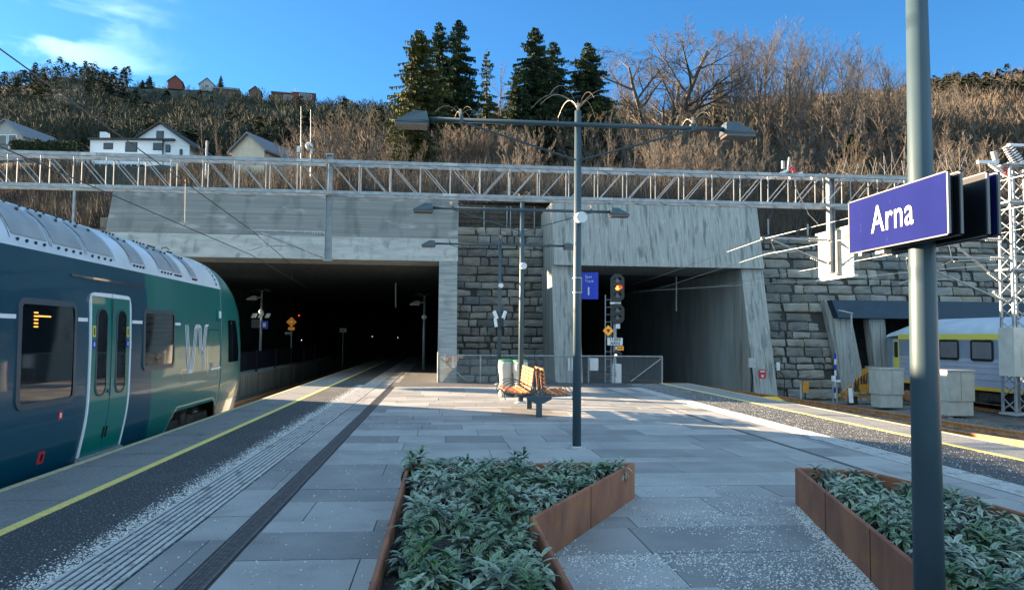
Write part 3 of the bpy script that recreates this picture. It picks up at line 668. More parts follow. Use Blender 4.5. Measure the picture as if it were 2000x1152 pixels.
# nose: teal above, skirt below painted pale for the sunlight it reflects
b = loft(4, 20, yb, True); b.build('nose', M['body'], train, smooth=True)
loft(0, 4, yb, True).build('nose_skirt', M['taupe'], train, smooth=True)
MB().box((TX-1.2,-14,-.5),(TX+1.2,14,.0)).box((TX-1.0,14,-.3),(TX+1.0,18.6,.25)).build('underframe', M['under'], train)
for yc in (15.0, 16.9):
    b = MB()
    for s in (-1, 1):
        for r0, x0, x1 in ((.42,1.0,1.12),(.28,1.12,1.15),(.1,1.15,1.22)):
            b.tube([(TX+s*x0,yc,-.34),(TX+s*x1,yc,-.34)], r0, 24)
    wh = b.build('wheelset', M['under'], train); 
    bb = MB(); bb.tube([(TX+1.121,yc,-.34),(TX+1.135,yc,-.34)], .36, 24); bb.build('rim', M['galv_dull'], wh)
b = MB(); b.beam((TX+1.2,14.5,-.12),(TX+1.2,17.3,-.12), .10, .22); b.cbox((TX+1.24,15.6,-.05),(.12,.3,.3)); b.cbox((TX+1.24,16.2,-.10),(.14,.5,.22)); b.tube([(TX+1.27,15.9,-.35),(TX+1.27,15.9,.05)], .05, 10)
b.build('bogie_frame', M['under'], train)
def rr(y0, y1, z0, z1, r, n=5):
    pts = []
    for cy, cz, a0 in ((y1-r,z1-r,0),(y0+r,z1-r,90),(y0+r,z0+r,180),(y1-r,z0+r,270)):
        for k in range(n+1): a = R_(a0+90*k/n); pts.append((cy+r*math.cos(a), cz+r*math.sin(a)))
    return pts
def patch(outline, off, th=.01):
    b = MB(); zs = sorted(set([round(p[1],4) for p in outline])); 
    front = [(sx(y, z)+off, y, z) for y, z in outline]; b.prism(front, (-th-.01,0,0)); return b
def wpatch(y0, y1, z0, z1, r, off, rows=14):
    b = MB(); zz_ = [z0+(z1-z0)*(.5-.5*math.cos(math.pi*k/rows)) for k in range(rows+1)]
    for z in zz_:
        e = min(z-z0, z1-z); ins = 0 if e >= r else r-math.sqrt(max(0, r*r-(r-e)**2)); a, c = y0+ins, y1-ins
        b.v += [(sx(a,z)+off,a,z),(sx(c,z)+off,c,z),(sx(a,z)-.01,a,z),(sx(c,z)-.01,c,z)]
    for i in range(rows): q = i*4; w_ = q+4; b.f += [(q,q+1,w_+1,w_),(q+2,q,w_,w_+2),(q+1,q+3,w_+3,w_+1)]
    return b
def ring(y0, y1, z0, z1, r, w_, off):
    a = rr(y0,y1,z0,z1,r); c = rr(y0+w_,y1-w_,z0+w_,z1-w_,max(.01,r-w_)); b = MB(); n = len(a)
    for y, z in a: b.v.append((sx(y,z)+off, y, z))
    for y, z in c: b.v.append((sx(y,z)+off+.004, y, z))
    for y, z in a: b.v.append((sx(y,z)-.01, y, z))
    for i in range(n): j = (i+1) % n; b.f.append((i, j, n+j, n+i)); b.f.append((2*n+i, 2*n+j, j, i))
    return b
wins = [(9.23,10.57,.79,2.03,.10),(12.92,14.31,1.09,2.03,.09),(5.6,7.6,.79,2.03,.1),(3.0,5.0,.79,2.03,.1),(.4,2.4,.79,2.03,.1)]
for y0, y1, z0, z1, r in wins:
    wv = wpatch(y0+.03,y1-.03,z0+.03,z1-.03,r, .010).build('window', M['glass'], train); ring(y0-.035,y1+.035,z0-.04,z1+.035,r+.03,.075,.018).build('window_frame', M['rubber'], wv)
# LED destination panel behind the first window
b = MB(); 
for k in range(5): z = 1.885-k*.042; b.box((sx(9.6,z)+.013,9.53,z),(sx(9.6,z)+.016,9.62,z+.016))
b.box((sx(9.6,1.85)+.013,9.62,1.845),(sx(9.6,1.85)+.016,9.92,1.862)); b.build('destination_display', M['led'], train)
for y0, y1 in ((7.8,9.16),(10.66,10.93),(12.44,12.85),(14.37,14.66)):
    b = MB(); b.prism([(sx(y0,1.83)+.006,y0,1.812),(sx(y1,1.83)+.006,y1,1.812),(sx(y1,1.85)+.006,y1,1.862),(sx(y0,1.85)+.006,y0,1.862)], (-.01,0,0)); b.build('livery_stripe', M['strip'], train)
# doors
def door_leaf(y0, y1):
    b = MB(); zs = [-.06,.1,.25,.4,.55,.7,1.0,1.5,2.0,2.17]; base = len(b.v)
    for z in zs: b.v += [(sx(y0,z)+.012,y0,z),(sx(y1,z)+.012,y1,z),(sx(y0,z)-.03,y0,z),(sx(y1,z)-.03,y1,z)]
    for i in range(len(zs)-1):
        a = i*4; c = a+4; b.f += [(a,a+1,c+1,c),(a+2,a,c,c+2),(a+1,a+3,c+3,c+1)]
    a = (len(zs)-1)*4; b.f.append((a,a+1,a+3,a+2)); return b
for y0, y1 in ((11.03,11.675),(11.695,12.33)):
    d = door_leaf(y0, y1).build('door', M['door_teal'], train)
    gm = (y0+y1)/2+(.03 if y0 < 11.5 else -.03)*0
    wpatch(gm-.155,gm+.165,.78,2.0,.13, .02).build('door_glass', M['glass'], d)
    ring(gm-.175,gm+.185,.76,2.02,.15,.03,.022).build('door_glass_seal', M['rubber'], d)
    yy = y0+.04 if y0 < 11.5 else y1-.12
    for z0, z1, mm, nm in ((1.60,1.76,M['coach_yel'],'sticker'),(1.44,1.56,M['blue_sign2'],'sticker')):
        patch(rr(yy,yy+.085,z0,z1,.01), .018).build(nm, mm, d)
    patch(rr(yy+.025,yy+.055,1.47,1.53,.008), .021).build('sticker', M['wht_letter'], d)
    patch(rr(yy+.025,yy+.055,1.63,1.73,.008), .021).build('sticker', M['blk_letter'], d)
    patch(rr(11.62 if y0 < 11.5 else 11.72, 11.64 if y0 < 11.5 else 11.74,.14,.30,.006), .03).build('handle', M['blk_letter'], d)
b = MB(); b.box((-4.84,11.675,0.75),(-4.825,11.69,2.15)); b.sphere((-4.835,11.61,.82),.03); b.build('door_seal', M['rubber'], train)
def dframe(y, sgn):
    b = MB(); zs = [-.06,.1,.25,.4,.55,.7,1.0,1.5,2.0,2.1]; w_ = .042
    for z in zs: b.v += [(sx(y,z)+.02,y,z),(sx(y,z)+.02,y+sgn*w_,z),(sx(y,z)-.02,y,z),(sx(y,z)-.02,y+sgn*w_,z)]
    for i in range(len(zs)-1): a = i*4; c = a+4; b.f += [(a,a+1,c+1,c),(a+2,a,c,c+2),(a+1,a+3,c+3,c+1)]
    return b
b = dframe(10.985, 1); b.add(dframe(12.375, -1))
b.prism([(sx(11,z)+.02,y,z) for y, z in ((10.985,2.1),(11.03,2.2),(11.10,2.225),(11.672,2.235),(11.672,2.175),(11.03,2.175),(11.027,2.1))], (-.03,0,0))
b.prism([(sx(11,z)+.02,y,z) for y, z in ((12.375,2.1),(12.335,2.2),(12.27,2.23),(11.70,2.235),(11.70,2.175),(12.33,2.175),(12.333,2.1))], (-.03,0,0)); b.build('door_frame', M['strip'], train)
b = MB(); b.box((-4.97,10.98,-.13),(-4.90,12.38,-.07)); b.build('door_step', M['galv_dull'], train)
b = MB(); b.beam((sx(11,2.42)+.012,10.45,2.42),(sx(11,2.42)+.012,12.9,2.42),.03,.03); b.build('rain_gutter', M['navy'], train)
# operator logo in triple strokes
def stroke(pts, wd, off=.008):
    b = MB(); P = [Vector((0,y,z)) for y, z in pts]
    for i in range(len(P)-1):
        d = (P[i+1]-P[i]).normalized(); n = Vector((0,-d.z,d.y))*wd/2
        q = [P[i]-n, P[i+1]-n, P[i+1]+n, P[i]+n]; b.quad(*[(sx(v.y,v.z)+off, v.y, v.z) for v in q])
    return b
b = MB()
for k in range(3):
    o = k*.075
    b.add(stroke([(14.93+o,1.83),(15.02+o,1.35),(15.13+o,.98),(15.17+o,.915),(15.24+o,.915),(15.30+o,1.0),(15.40+o,1.45),(15.48+o,1.76),(15.56+o,1.83),(15.66+o,1.83)], .034))
for k in range(3):
    o = k*.075
    b.add(stroke([(15.62+o,1.83),(15.72+o,1.79),(15.76+o,1.5),(15.82+o,1.30),(15.90+o,1.27),(15.98+o,1.32),(16.05+o,1.60),(16.12+o,1.82),(16.22+o,1.85)], .034))
    b.add(stroke([(15.98+o,1.30),(16.03+o,1.15),(16.05+o,.92)], .034))
b.build('logo', M['strip'], train)
b = MB(); b.add(stroke([(16.6,.915),(17.3,.93)],.04)); b.build('livery_stripe', M['strip'], train)
# cab door outline, camera housing, hatches
def outl(pts, wd): 
    b = MB(); 
    for q in (pts,): b.add(stroke(q+[q[0]], wd, .006))
    return b
outl(rr(16.35,17.15,.75,1.75,.1), .014).build('cab_hatch', M['navy'], train); outl(rr(14.75,15.1,.72,.98,.04), .01).build('side_hatch', M['navy'], train)
d = patch(rr(16.95,17.22,1.93,2.22,.08), .03, .04).build('camera_housing', M['body'], train); patch(rr(17.05,17.16,2.0,2.16,.03), .045, .01).build('camera_lens', M['strip'], d)
patch(rr(16.55,16.75,.95,1.05,.01), .008).build('sticker', M['galv'], train)
q = [(17.84,2.02),(18.5,1.97),(18.78,1.6),(18.95,1.0),(17.95,1.0)]
b = MB(); N = 8
for j in range(N+1):
    t_ = j/N; z = 1.02+t_*.96; ya_ = 17.95-.1*t_; yb_ = 18.95-.40*t_**1.6
    for i in range(N+1): y = ya_+(yb_-ya_)*i/N; b.v.append((sx(y,z)+.012, y, z))
for j in range(N):
    for i in range(N): b.f.append((j*(N+1)+i, j*(N+1)+i+1, (j+1)*(N+1)+i+1, (j+1)*(N+1)+i))
b.build('cab_side_window', M['glass'], train, smooth=True)
for y, z, s in ((10.28,.60,.05),(9.99,.11,.07)):
    d = patch(rr(y-s,y+s,z-s*1.1,z+s*1.1,.01), .01).build('marker', M['red'], train); patch(rr(y-s*.4,y+s*.4,z-s*.6,z+s*.6,.008), .014).build('marker_symbol', M['blk_letter'] if s > .06 else M['strip'], d)
# roof hatches following the curve
def rp(Y, s, off):      # s in 0..1 across roof from edge to crown
    f = 12+s*8; i = int(min(19, f)); k = f-i; a = tp(Y,i); c = tp(Y,i+1); p_ = a*(1-k)+c*k; n = Vector((c.z-a.z, 0, -(c.x-a.x))).normalized(); 
    if n.x < 0: n = -n
    return p_+n*off
def rpatch(y0, y1, s0, s1, off, m, nm, par=None, n=5):
    b = MB()
    for i in range(n+1):
        s = s0+(s1-s0)*i/n; b.v += [tuple(rp(y0,s,off)), tuple(rp(y1,s,off))]
    for i in range(n): a = 2*i; b.f.append((a,a+1,a+3,a+2))
    return b.build(nm, m, par or train)
hy = [(9.15,9.95),(10.1,10.9),(11.05,11.85),(12.55,13.05),(13.75,14.35),(14.45,14.85),(15.45,15.75)]
for y0, y1 in [(-1,1),(2,3.6),(4,5.6),(6,7.4),(7.6,8.8)]+hy:
    h = rpatch(y0, y1, .10, .50, .012, M['roofg'], 'roof_hatch')
    for e in (y0-.05, y1+.05): rpatch(e-.006, e+.006, .06, .56, .010, M['wire'], 'seam', h)
    b = MB()
    for k in range(4):
        for s in (.06, .56):
            c = rp(y0+(y1-y0)*(k+.5)/4, s, .014); b.sphere(c, .022, 6, 4)
    for k in (.25,.75): c = rp(y0+(y1-y0)*k, .42, .02); b.sphere(c, .026, 6, 4)
    b.build('bolt', M['wire'], h)
rpatch(-12, 17.2, .575, .585, .012, M['wire'], 'seam', None, 1)
for k in range(6): rpatch(17.05, 17.13, .05+k*.07, .085+k*.07, .012, M['wire'], 'vent_slot', None, 2)
# roof-top gear (throws part of the shade)
for y0, y1, h in ((2.5,4.6,.28),(-1.5,.5,.25),(7.4,8.4,.15)): MB().box((TX-.7,y0,3.35),(TX+.7,y1,3.42+h)).build('roof_unit', M['roofw'], train, bevel=.04)
b = MB(); b.tube([(TX+.3,16.9,3.3),(TX+.3,16.95,3.50),(TX+.3,17.2,3.55),(TX+.3,17.4,3.52)], .012, 6); b.build('antenna', M['wire'], train)

# ------------------------------------------------------------ parked coach on the right
cx0, cx1 = 20.6, 23.6
coach = thing('railway_coach', 'parked blue grey railway coach with pale roof and yellow stripe at the right edge', 'coach', (22.1,20,-1))
b = MB(); b.box((cx0,4,-.10),(cx1,33.1,.98)); b.build('lower_side', M['coach_grey'], coach)
b = MB(); b.box((cx0,4,.985),(cx1,33.1,1.75)); b.build('body_side', M['coach_blue'], coach)
b = MB(); b.box((cx0-.01,4,1.70),(cx1+.01,32.6,1.93)); b.build('cant_stripe', M['coach_yel'], coach)
b = MB(); b.box((cx0-.012,4,-.22),(cx1+.012,33.0,-.101)); b.build('sill', M['coach_or'], coach)
prof = [(0,1.93),(.05,2.08),(.22,2.28),(.55,2.46),(1.0,2.57),(1.5,2.61),(2.0,2.57),(2.45,2.46),(2.78,2.28),(2.95,2.08),(3.0,1.93)]
b = MB(); ysr = [4,12,20,28,31.6,32.4,33.0,33.4,33.6]
for y in ysr:
    k = 1 if y < 31.6 else (1-((y-31.6)/2.05)**2*.55)
    for x, z in prof: b.v.append((cx0+1.5+(x-1.5)*(1 if y < 33 else .985), y, 1.93+(z-1.93)*k-(.0 if y < 31.6 else (y-31.6)*.06)))
m = len(prof)
for a in range(len(ysr)-1):
    for k in range(m-1): b.f.append((a*m+k,(a+1)*m+k,(a+1)*m+k+1,a*m+k+1))
b.f.append(tuple((len(ysr)-1)*m+k for k in range(m))); b.build('roof', M['coach_roof'], coach, smooth=True)
b = MB(); b.box((cx0+.25,33.11,-.3),(cx1-.25,33.9,1.85)); b.build('vestibule', M['coach_blue'], coach)
b = MB(); b.box((cx0-.012,32.55,-.05),(cx0+.01,32.95,1.66)); d = b.build('door', M['coach_yel'], coach); MB().box((cx0-.03,32.62,.9),(cx0-.013,32.88,1.6)).build('door_window', M['window'], d)
for k in range(10):
    y1 = 29.74-k*1.9+0; y0 = y1-1.15
    if y1 < 6: break
    wv = MB().prism([(cx0-.02,y,z) for y, z in rr(y0,y1,.93,1.66,.10)], (.03,0,0)).build('window', M['glass'], coach)
    b = MB(); o = rr(y0-.05,y1+.05,.88,1.71,.13); i_ = rr(y0,y1,.93,1.66,.10); n = len(o)
    b.v += [(cx0-.026,y,z) for y, z in o]+[(cx0-.026,y,z) for y, z in i_]
    for q in range(n): j = (q+1) % n; b.f.append((q, j, n+j, n+q))
    b.build('window_frame', M['blk_letter'], wv)
    b = MB()
    b.box((cx0-.022,y0+.06,.98),(cx0-.021,y1-.06,1.61))
    b.build('curtain', M['curtain'], wv)
wv = MB().prism([(cx0-.02,y,z) for y, z in rr(31.15,31.75,.95,1.66,.10)], (.03,0,0)).build('window', M['glass'], coach)
for z in (.16,.40,.62,.80): MB().box((cx0-.008,4,z),(cx0+.002,33,z+.02)).build('side_rib', M['coach_blue'], coach)
b = MB(); b.box((cx0+.4,5,-.75),(cx1-.4,32.8,-.23)); b.box((cx0+.1,22,-.7),(cx0+.4,24.5,-.3)); b.box((cx0+.1,26.5,-.6),(cx0+.4,27.6,-.3)); b.build('underframe', M['under'], coach)
for yc in (29.4,31.8,8,10.4): b = MB(); b.tube([(cx0+.55,yc,-.55),(cx0+.7,yc,-.55)], .43, 20); b.build('wheel', M['under'], coach)
# ------------------------------------------------------------ gantry over the tracks
GY, ZT, ZB = 22.0, 6.66, 5.76
gan = thing('signal_gantry', 'long galvanised lattice gantry beam spanning over all the tracks in front of the portals', 'gantry', (0,GY,ZB))
for y in (GY, GY+.5):
    for z, nm in ((ZT,'top_chord'),(ZB,'bottom_chord')):
        MB().beam((-21,y,z),(16.6,y,z),.06,.095).build(nm, M['galv'], gan)
k = 0; x = -20.8; pass
while x < 16.3:
    for y in (GY, GY+.5):
        MB().tube([(x,y,ZB),(x,y,ZT)], .016, 6).build('web_post', M['galv'], gan)
        if x < .8: MB().tube([(x+.05,y,ZT),(x+.83,y,ZB)], .015, 6).build('web_diagonal', M['galv'], gan)
        else: MB().tube([(x+.05,y,ZB),(x+.83,y,ZT)], .015, 6).build('web_diagonal', M['galv'], gan)
    for z in (ZB-.03, ZT-.03):
        MB().beam((x+.1,GY,z),(x+.5,GY+.5,z),.035,.015).build('lacing', M['galv'], gan)
    x += .875
pass
b = MB()
for x in (-17,-9.9,-4,.2,4.8,9.7):
    for z in (ZT,ZB): b.cbox((x,GY-.045,z),(.42,.012,.085))
b.build('splice_plates', M['galv_dull'], gan)
b = MB(); r0 = random.Random(3); b.beam((13.0,GY,ZT+.07),(16.6,GY,ZT+.07),.05,.02)
for i in range(44):
    x = 12.2+i*.105; s = 1 if i % 2 else -1; h = r0.uniform(.4,1.0)*(1 if x > 13.5 else .6)
    b.tube([(x,GY+r0.choice((0,.25,.5)),ZT+.05),(x+s*h*.33,GY+r0.uniform(-.1,.5),ZT+.05+h)], .009, 4)
b.build('climb_spikes', M['whisker'], gan)
def drop_post(x, zt, zb, label):
    t = thing('drop_post', label, 'drop post', (x,GY+.25,zb), 'drop posts hanging from the gantry')
    b = MB(); b.box((x-.09,GY+.14,zb),(x-.078,GY+.34,zt)); b.box((x+.078,GY+.14,zb),(x+.09,GY+.34,zt)); b.box((x-.078,GY+.235,zb),(x+.078,GY+.245,zt)); b.cbox((x,GY+.24,zb-.03),(.26,.26,.03)); b.cbox((x,GY+.24,zt+.02),(.24,.24,.03)); b.build('post', M['galv'], t)
    b = MB(); 
    for z in (ZT,ZB): b.cbox((x,GY+.1,z),(.30,.03,.12))
    b.build('clamp', M['galv_dull'], t)
    return t
d1 = drop_post(-3.30, 6.88, 3.84, 'thick steel drop post hanging from the gantry above the left tunnel mouth')
d2 = drop_post(11.93, 6.72, 3.72, 'steel drop post hanging from the gantry beside the pale hanging board')
def insul(b, p, q, n=7, r=.05):
    p = Vector(p); q = Vector(q)
    for i in range(n):
        c = p+(q-p)*(i/(n-1)); d = (q-p).normalized()*.012; b.tube([c-d, c+d], r, 10)
def cantilever(name_l, root, x_in, zt, zb, xo, y, grp='overhead line arms'):
    s = 1 if xo > x_in else -1
    t = thing('line_arm', name_l, 'overhead line arm', (x_in,y,zb), grp)
    b = MB(); b.tube([(x_in,y,zt),(xo,y,zt+.02)], .036, 8); b.tube([(x_in,y,zb),(xo-s*.35,y,zt-.04)], .034, 8); b.build('bracket', M['galv'], t)
    b = MB(); xm = x_in+(xo-x_in)*.45; zm = zb+(zt-zb)*.55; b.tube([(xm,y,zm-.05),(xo-s*.5,y,zm-.10)], .022, 8); b.tube([(xo-s*.4,y,zm-.1),(xo-s*.1,y,zm-.22)], .014, 6); b.tube([(xo-s*.3,y,zt-.05),(xo-s*.45,y,zm-.08)], .008, 5); b.build('registration_arm', M['galv'], t)
    b = MB(); insul(b, (x_in-(-s)*.12,y,zt), (x_in+s*.55,y,zt)); insul(b, (x_in+s*.12,y,zb+(zt-zb)*.06), (x_in+s*.5,y,zb+(zt-zb)*.24)); b.build('insulators', M['galv_dull'], t)
    return t
cantilever('overhead line arm on the drop post above the left tunnel mouth', d1, -3.42, 4.62, 3.90, -5.55, GY+.25)
cantilever('overhead line arm reaching left from the drop post beside the hanging board', d2, 11.8, 4.72, 4.0, 9.7, GY+.25)
# overhead wires
def wire(pts, r, label, grp='overhead wires', sag=0, m=M['wire']):
    P = [Vector(p) for p in pts]; out = []
    for i in range(len(P)-1):
        for k in range(8): t_ = k/8; q = P[i].lerp(P[i+1], t_); q.z -= sag*4*t_*(1-t_); out.append(q)
    out.append(P[-1]); return tag(MB().tube(out, r, 5).build('overhead_wire', m), label, 'wire', grp)
wire([(-5.9,-8,6.15),(-5.5,GY+.25,4.66),(-6.3,40,4.05),(-6.3,74,4.0)], .011, 'upper black overhead wire coming from the sky above the train into the left tunnel', sag=.0)
wire([(-6.3,-8,4.30),(-5.45,GY+.25,3.93),(-6.3,40,3.72),(-6.3,74,3.72)], .010, 'lower black contact wire over the train roof running into the left tunnel')
wire([(14.2,-4,5.2),(9.8,GY+.25,4.72),(9.8,34,4.45),(9.7,60,4.3)], .010, 'upper overhead wire running from the hanging board into the right tunnel', m=M['galv_dull'])
wire([(14.4,-4,4.4),(9.85,GY+.25,4.25),(10,34,3.95),(9.7,60,3.9)], .009, 'lower contact wire running into the right tunnel', m=M['galv_dull'])
wire([(17.5,-4,5.6),(14.6,20,4.45),(12.0,36.2,3.95)], .009, 'thin overhead wire crossing before the right stone wall', m=M['galv_dull'])
wire([(18.4,23.2,4.2),(12,23.4,3.55),(9.2,36,3.9)], .009, 'long pale wire from the lattice mast past the hanging board', m=M['galv_dull'])
for x, y, zt, zb in ((-5.62,17,5.02,4.02),(-5.8,30,4.36,3.80)):
    tag(MB().tube([(x,y,zt),(x+.02,y,zb)], .005, 4).build('dropper', M['wire']), 'thin dropper joining the two wires '+('in front of the gantry' if y < 20 else 'inside the left tunnel mouth'), 'dropper', 'droppers')
tag(MB().tube([aY(1321,540,36.5),aY(1321,607,36.5)], .03, 6).build('hanger_rod', M['galv_dull']), 'thin rod hanging from the ceiling of the right tunnel', 'rod', 'hanging rods')
tag(MB().tube([aY(773,552,38),aY(773,600,38)], .03, 6).build('hanger_rod', M['galv_dull']), 'thin rod hanging from the left tunnel ceiling near its right side', 'rod', 'hanging rods')
# pale hanging board
t = thing('hanging_board', 'large pale rectangular board hanging on the gantry drop post left of the station name sign', 'board', (12.04,22.1,3.5))
MB().box((12.14,21.35,3.56),(12.17,23.45,5.02)).build('panel', M['cabinet'], t)
for z in (3.53, 5.02): MB().box((12.10,21.25,z),(12.22,23.55,z+.06)).build('frame_rail', M['white'], t)
MB().box((12.125,21.6,4.65),(12.138,21.8,4.85)).build('sticker', M['coach_yel'], t)
# gantry head equipment
t = thing('switch_gear', 'white switch gear with red insulator on the gantry top', 'switch', (10.5,GY,ZT))
b = MB(); b.beam((9.9,GY+.2,6.55),(10.55,GY+.2,6.85),.10,.08); b.beam((10.6,GY+.2,6.60),(11.0,GY+.2,6.78),.10,.08); b.beam((11.3,GY+.2,6.62),(11.6,GY+.2,6.74),.10,.08); b.beam((12.2,GY+.2,6.60),(12.6,GY+.2,6.72),.10,.08); b.build('bracket', M['white'], t)
b = MB(); b.beam((10.55,GY+.2,6.85),(10.6,GY+.2,7.25),.04,.04); b.tube([(10.4,GY+.2,6.9),(10.4,GY+.2,7.12)],.05,8); b.build('arm', M['galv_dull'], t)
b = MB(); insul(b, (10.65,GY+.2,6.95), (10.85,GY+.2,6.7), 5, .07); b.build('insulator', M['red'], t)
wire([(10.62,GY+.2,7.2),(10.8,GY+.2,6.3),(11.2,GY+.2,5.5),(11.5,GY+.2,5.2)], .010, 'slack cable from the red insulator down to the board', 'slack cables', m=M['galv_dull'])
# lattice mast at the right edge
t = thing('lattice_mast', 'galvanised lattice mast with pale box and insulators at the right edge', 'mast', (18.68,23.2,-.7))
mx, my, hw = 18.72, 23.2, .29
for a in (-1,1):
    for c in (-1,1):
        MB().beam((mx+a*hw,my+c*hw,-.75),(mx+a*hw*.85,my+c*hw*.85,7.5),.07,.07).build('corner_post', M['galv'], t)
b = MB(); z = -.6; s = 1
while z < 7.2:
    for c in (-1,1):
        b.beam((mx-s*hw,my+c*hw,z),(mx+s*hw,my+c*hw,z+.42),.035,.02); b.beam((mx+c*hw,my-s*hw,z),(mx+c*hw,my+s*hw,z+.42),.035,.02)
    z += .42; s = -s
b.build('lattice', M['galv'], t)
b = MB().box((mx-hw-.06,my-hw-.06,.52),(mx+hw+.10,my+hw+.06,2.10)); b.build('equipment_box', M['cabinet'], t, bevel=.01)
b = MB()
for z in (-.70,4.0,6.2,7.45): b.cbox((mx,my,z),(.78,.72,.05))
b.build('plates', M['galv_dull'], t)
b = MB()
for p, q in (((18.0,23.2,7.5),(18.5,23.2,7.15)),((18.7,23.2,8.15),(19.1,23.2,7.6)),((18.2,23.2,7.55),(18.1,23.2,7.9)),((18.9,23.3,7.6),(18.6,23.3,8.1))): insul(b, p, q, 8, .09)
b.cbox((17.9,23.2,7.55),(.7,.12,.10)); b.cbox((18.9,23.2,8.15),(.5,.14,.08)); b.build('insulators', M['white'], t)
b = MB(); insul(b, (18.45,23.1,7.45),(18.45,23.1,7.1), 5, .07); b.build('red_insulator', M['red'], t)
cantilever('overhead line arm low on the lattice mast', t, 18.4, 4.35, 2.9, 14.6, 23.1)
cantilever('overhead line arm high on the lattice mast, behind the station name sign', t, 18.4, 5.0, 3.55, 16.2, 23.3)

# ------------------------------------------------------------ platform lamps
def whisk(b, c, n, L, seed, r=.006):
    rs = random.Random(seed)
    for i in range(n):
        a = 6.28*i/n+rs.uniform(-.3,.3); l = L*rs.uniform(.75,1.15); pts = []
        for k in range(9):
            t_ = k/8; h = l*(.95*t_-.85*t_*t_*t_); pts.append((c[0]+math.cos(a)*l*t_*t_**.3, c[1]+math.sin(a)*l*t_*t_**.3, c[2]+h))
        b.tube(pts, r*.5, 5)
    b.tube([c, (c[0],c[1],c[2]+.12)], .02, 6)
def lamp_head(b, bl, x, y, z, s):      # s: -1 points left, +1 right
    x0 = x; x1 = x+s*.50
    b.hexa([(x0,y-.16,z-.06),(x1,y-.13,z-.06),(x1,y+.13,z-.06),(x0,y+.16,z-.06),(x0+s*.03,y-.10,z+.10),(x0+s*.22,y-.10,z+.10),(x0+s*.22,y+.10,z+.10),(x0+s*.03,y+.10,z+.10)] if s > 0 else
           [(x1,y-.13,z-.06),(x0,y-.16,z-.06),(x0,y+.16,z-.06),(x1,y+.13,z-.06),(x0+s*.22,y-.10,z+.10),(x0+s*.03,y-.10,z+.10),(x0+s*.03,y+.10,z+.10),(x0+s*.22,y+.10,z+.10)])
    xa, xb = min(x0,x1), max(x0,x1)
    b.box((xa,y-.15,z-.085),(xb,y+.15,z-.061)); bl.box((xa+.02,y-.14,z-.13),(xb-.02,y+.14,z-.086))
def platform_lamp(x, y, z0, label, top=5.12, za=4.90):
    t = thing('platform_lamp', label, 'lamp post', (x,y,z0), 'T shaped platform lamps in a row')
    b = MB(); b.tube([(x,y,z0),(x,y,z0+2.2),(x,y,z0+top)], [.066,.062,.050], 20); b.build('pole', M['pole'], t, smooth=True)
    b = MB(); b.lathe((x,y,z0), [(.155,0),(.155,.015),(.10,.02),(.085,.035)], 20)
    for k in range(4): a = .785+k*1.57; b.tube([(x+.125*math.cos(a),y+.125*math.sin(a),z0),(x+.125*math.cos(a),y+.125*math.sin(a),z0+.045)], .012, 6)
    b.build('base_plate', M['galv_dull'], t)
    arm = MB().tube([(x-2.28,y-.03,z0+za),(x+2.28,y-.03,z0+za)], .037, 12).build('arm', M['pole'], t, smooth=True)
    for s in (-1, 1):
        b = MB(); bl = MB(); lamp_head(b, bl, x+s*2.27, y-.03, z0+za+.0, s); h = b.build('lamp_head', M['dark_lamp'], t, bevel=.006); bl.build('lens', M['lens'], h)
        b = MB()
        for dx in (-.018, .018): b.tube([(x+s*1.78,y-.05+dx,z0+za-.03),(x+s*.05,y-.05+dx,z0+za-.55)], .011, 6)
        b.cbox((x+s*1.78,y-.03,z0+za+.01),(.05,.09,.11)); b.build('tie_rod', M['pole'], t)
        b = MB(); whisk(b, (x+s*1.80,y-.03,z0+za+.05), 6, .36, 5+s); b.build('bird_wires', M['whisker'], t)
    b = MB(); whisk(b, (x,y,z0+top), 9, .68, 11, .007); b.build('bird_wires', M['whisker'], t)
    b = MB(); b.tube([(x+.02,y-.03,z0+3.46),(x+.03,y-.20,z0+3.45)], .083, 20); b.sphere((x+.02,y-.04,z0+3.46), .082, 14, 8); b.build('speaker', M['white'], t)
    return t
L1 = platform_lamp(2.04, 11.31, 0, 'nearest T shaped platform lamp post with two lamp heads, in front of the bench')
L2 = dup(L1, (2.02,19.18,0), 0, 'second T shaped platform lamp post, beside the litter bins')
L3 = dup(L1, (2.03,26.6,0), 0, 'farthest T shaped platform lamp post, at the chain-link fence')
t = thing('tunnel_lamp', 'single armed lamp post standing at the right inside the left tunnel mouth', 'lamp post', (-.86,37.8,0), 'single armed lamps in the left tunnel')
def tun_lamp(t, x, y, z0, h):
    MB().tube([(x,y,z0),(x,y,z0+h)], [.075,.05], 12).build('pole', M['galv'], t, smooth=True)
    b = MB(); bl = MB(); b.tube([(x,y,z0+h-.22),(x-.25,y,z0+h-.24)],.04,8); lamp_head(b, bl, x-.22, y, z0+h-.25, -1); hd = b.build('lamp_head', M['galv'], t); bl.build('lens', M['lens'], hd)
    b = MB(); whisk(b, (x,y,z0+h), 6, .5, 3, .010); b.build('bird_wires', M['whisker'], t)
    b = MB(); b.sphere((x,y-.06,z0+h-.95),.13,12,8); b.build('speaker', M['white'], t)
tun_lamp(t, -.86, 37.8, 0, 3.55)
t = thing('tunnel_lamp', 'single armed lamp post with small sign cluster behind the dark panel fence', 'lamp post', (-9.0,39,0), 'single armed lamps in the left tunnel')
tun_lamp(t, -9.0, 39, 0, 3.75)
b = MB(); b.box((-9.45,38.9,2.0),(-9.05,38.95,2.42)); b.build('screen_back', M['black_plastic'], t); MB().box((-8.95,38.8,1.95),(-8.62,38.84,2.35)).build('blue_sign', M['blue_sign2'], t)
b = MB(); 
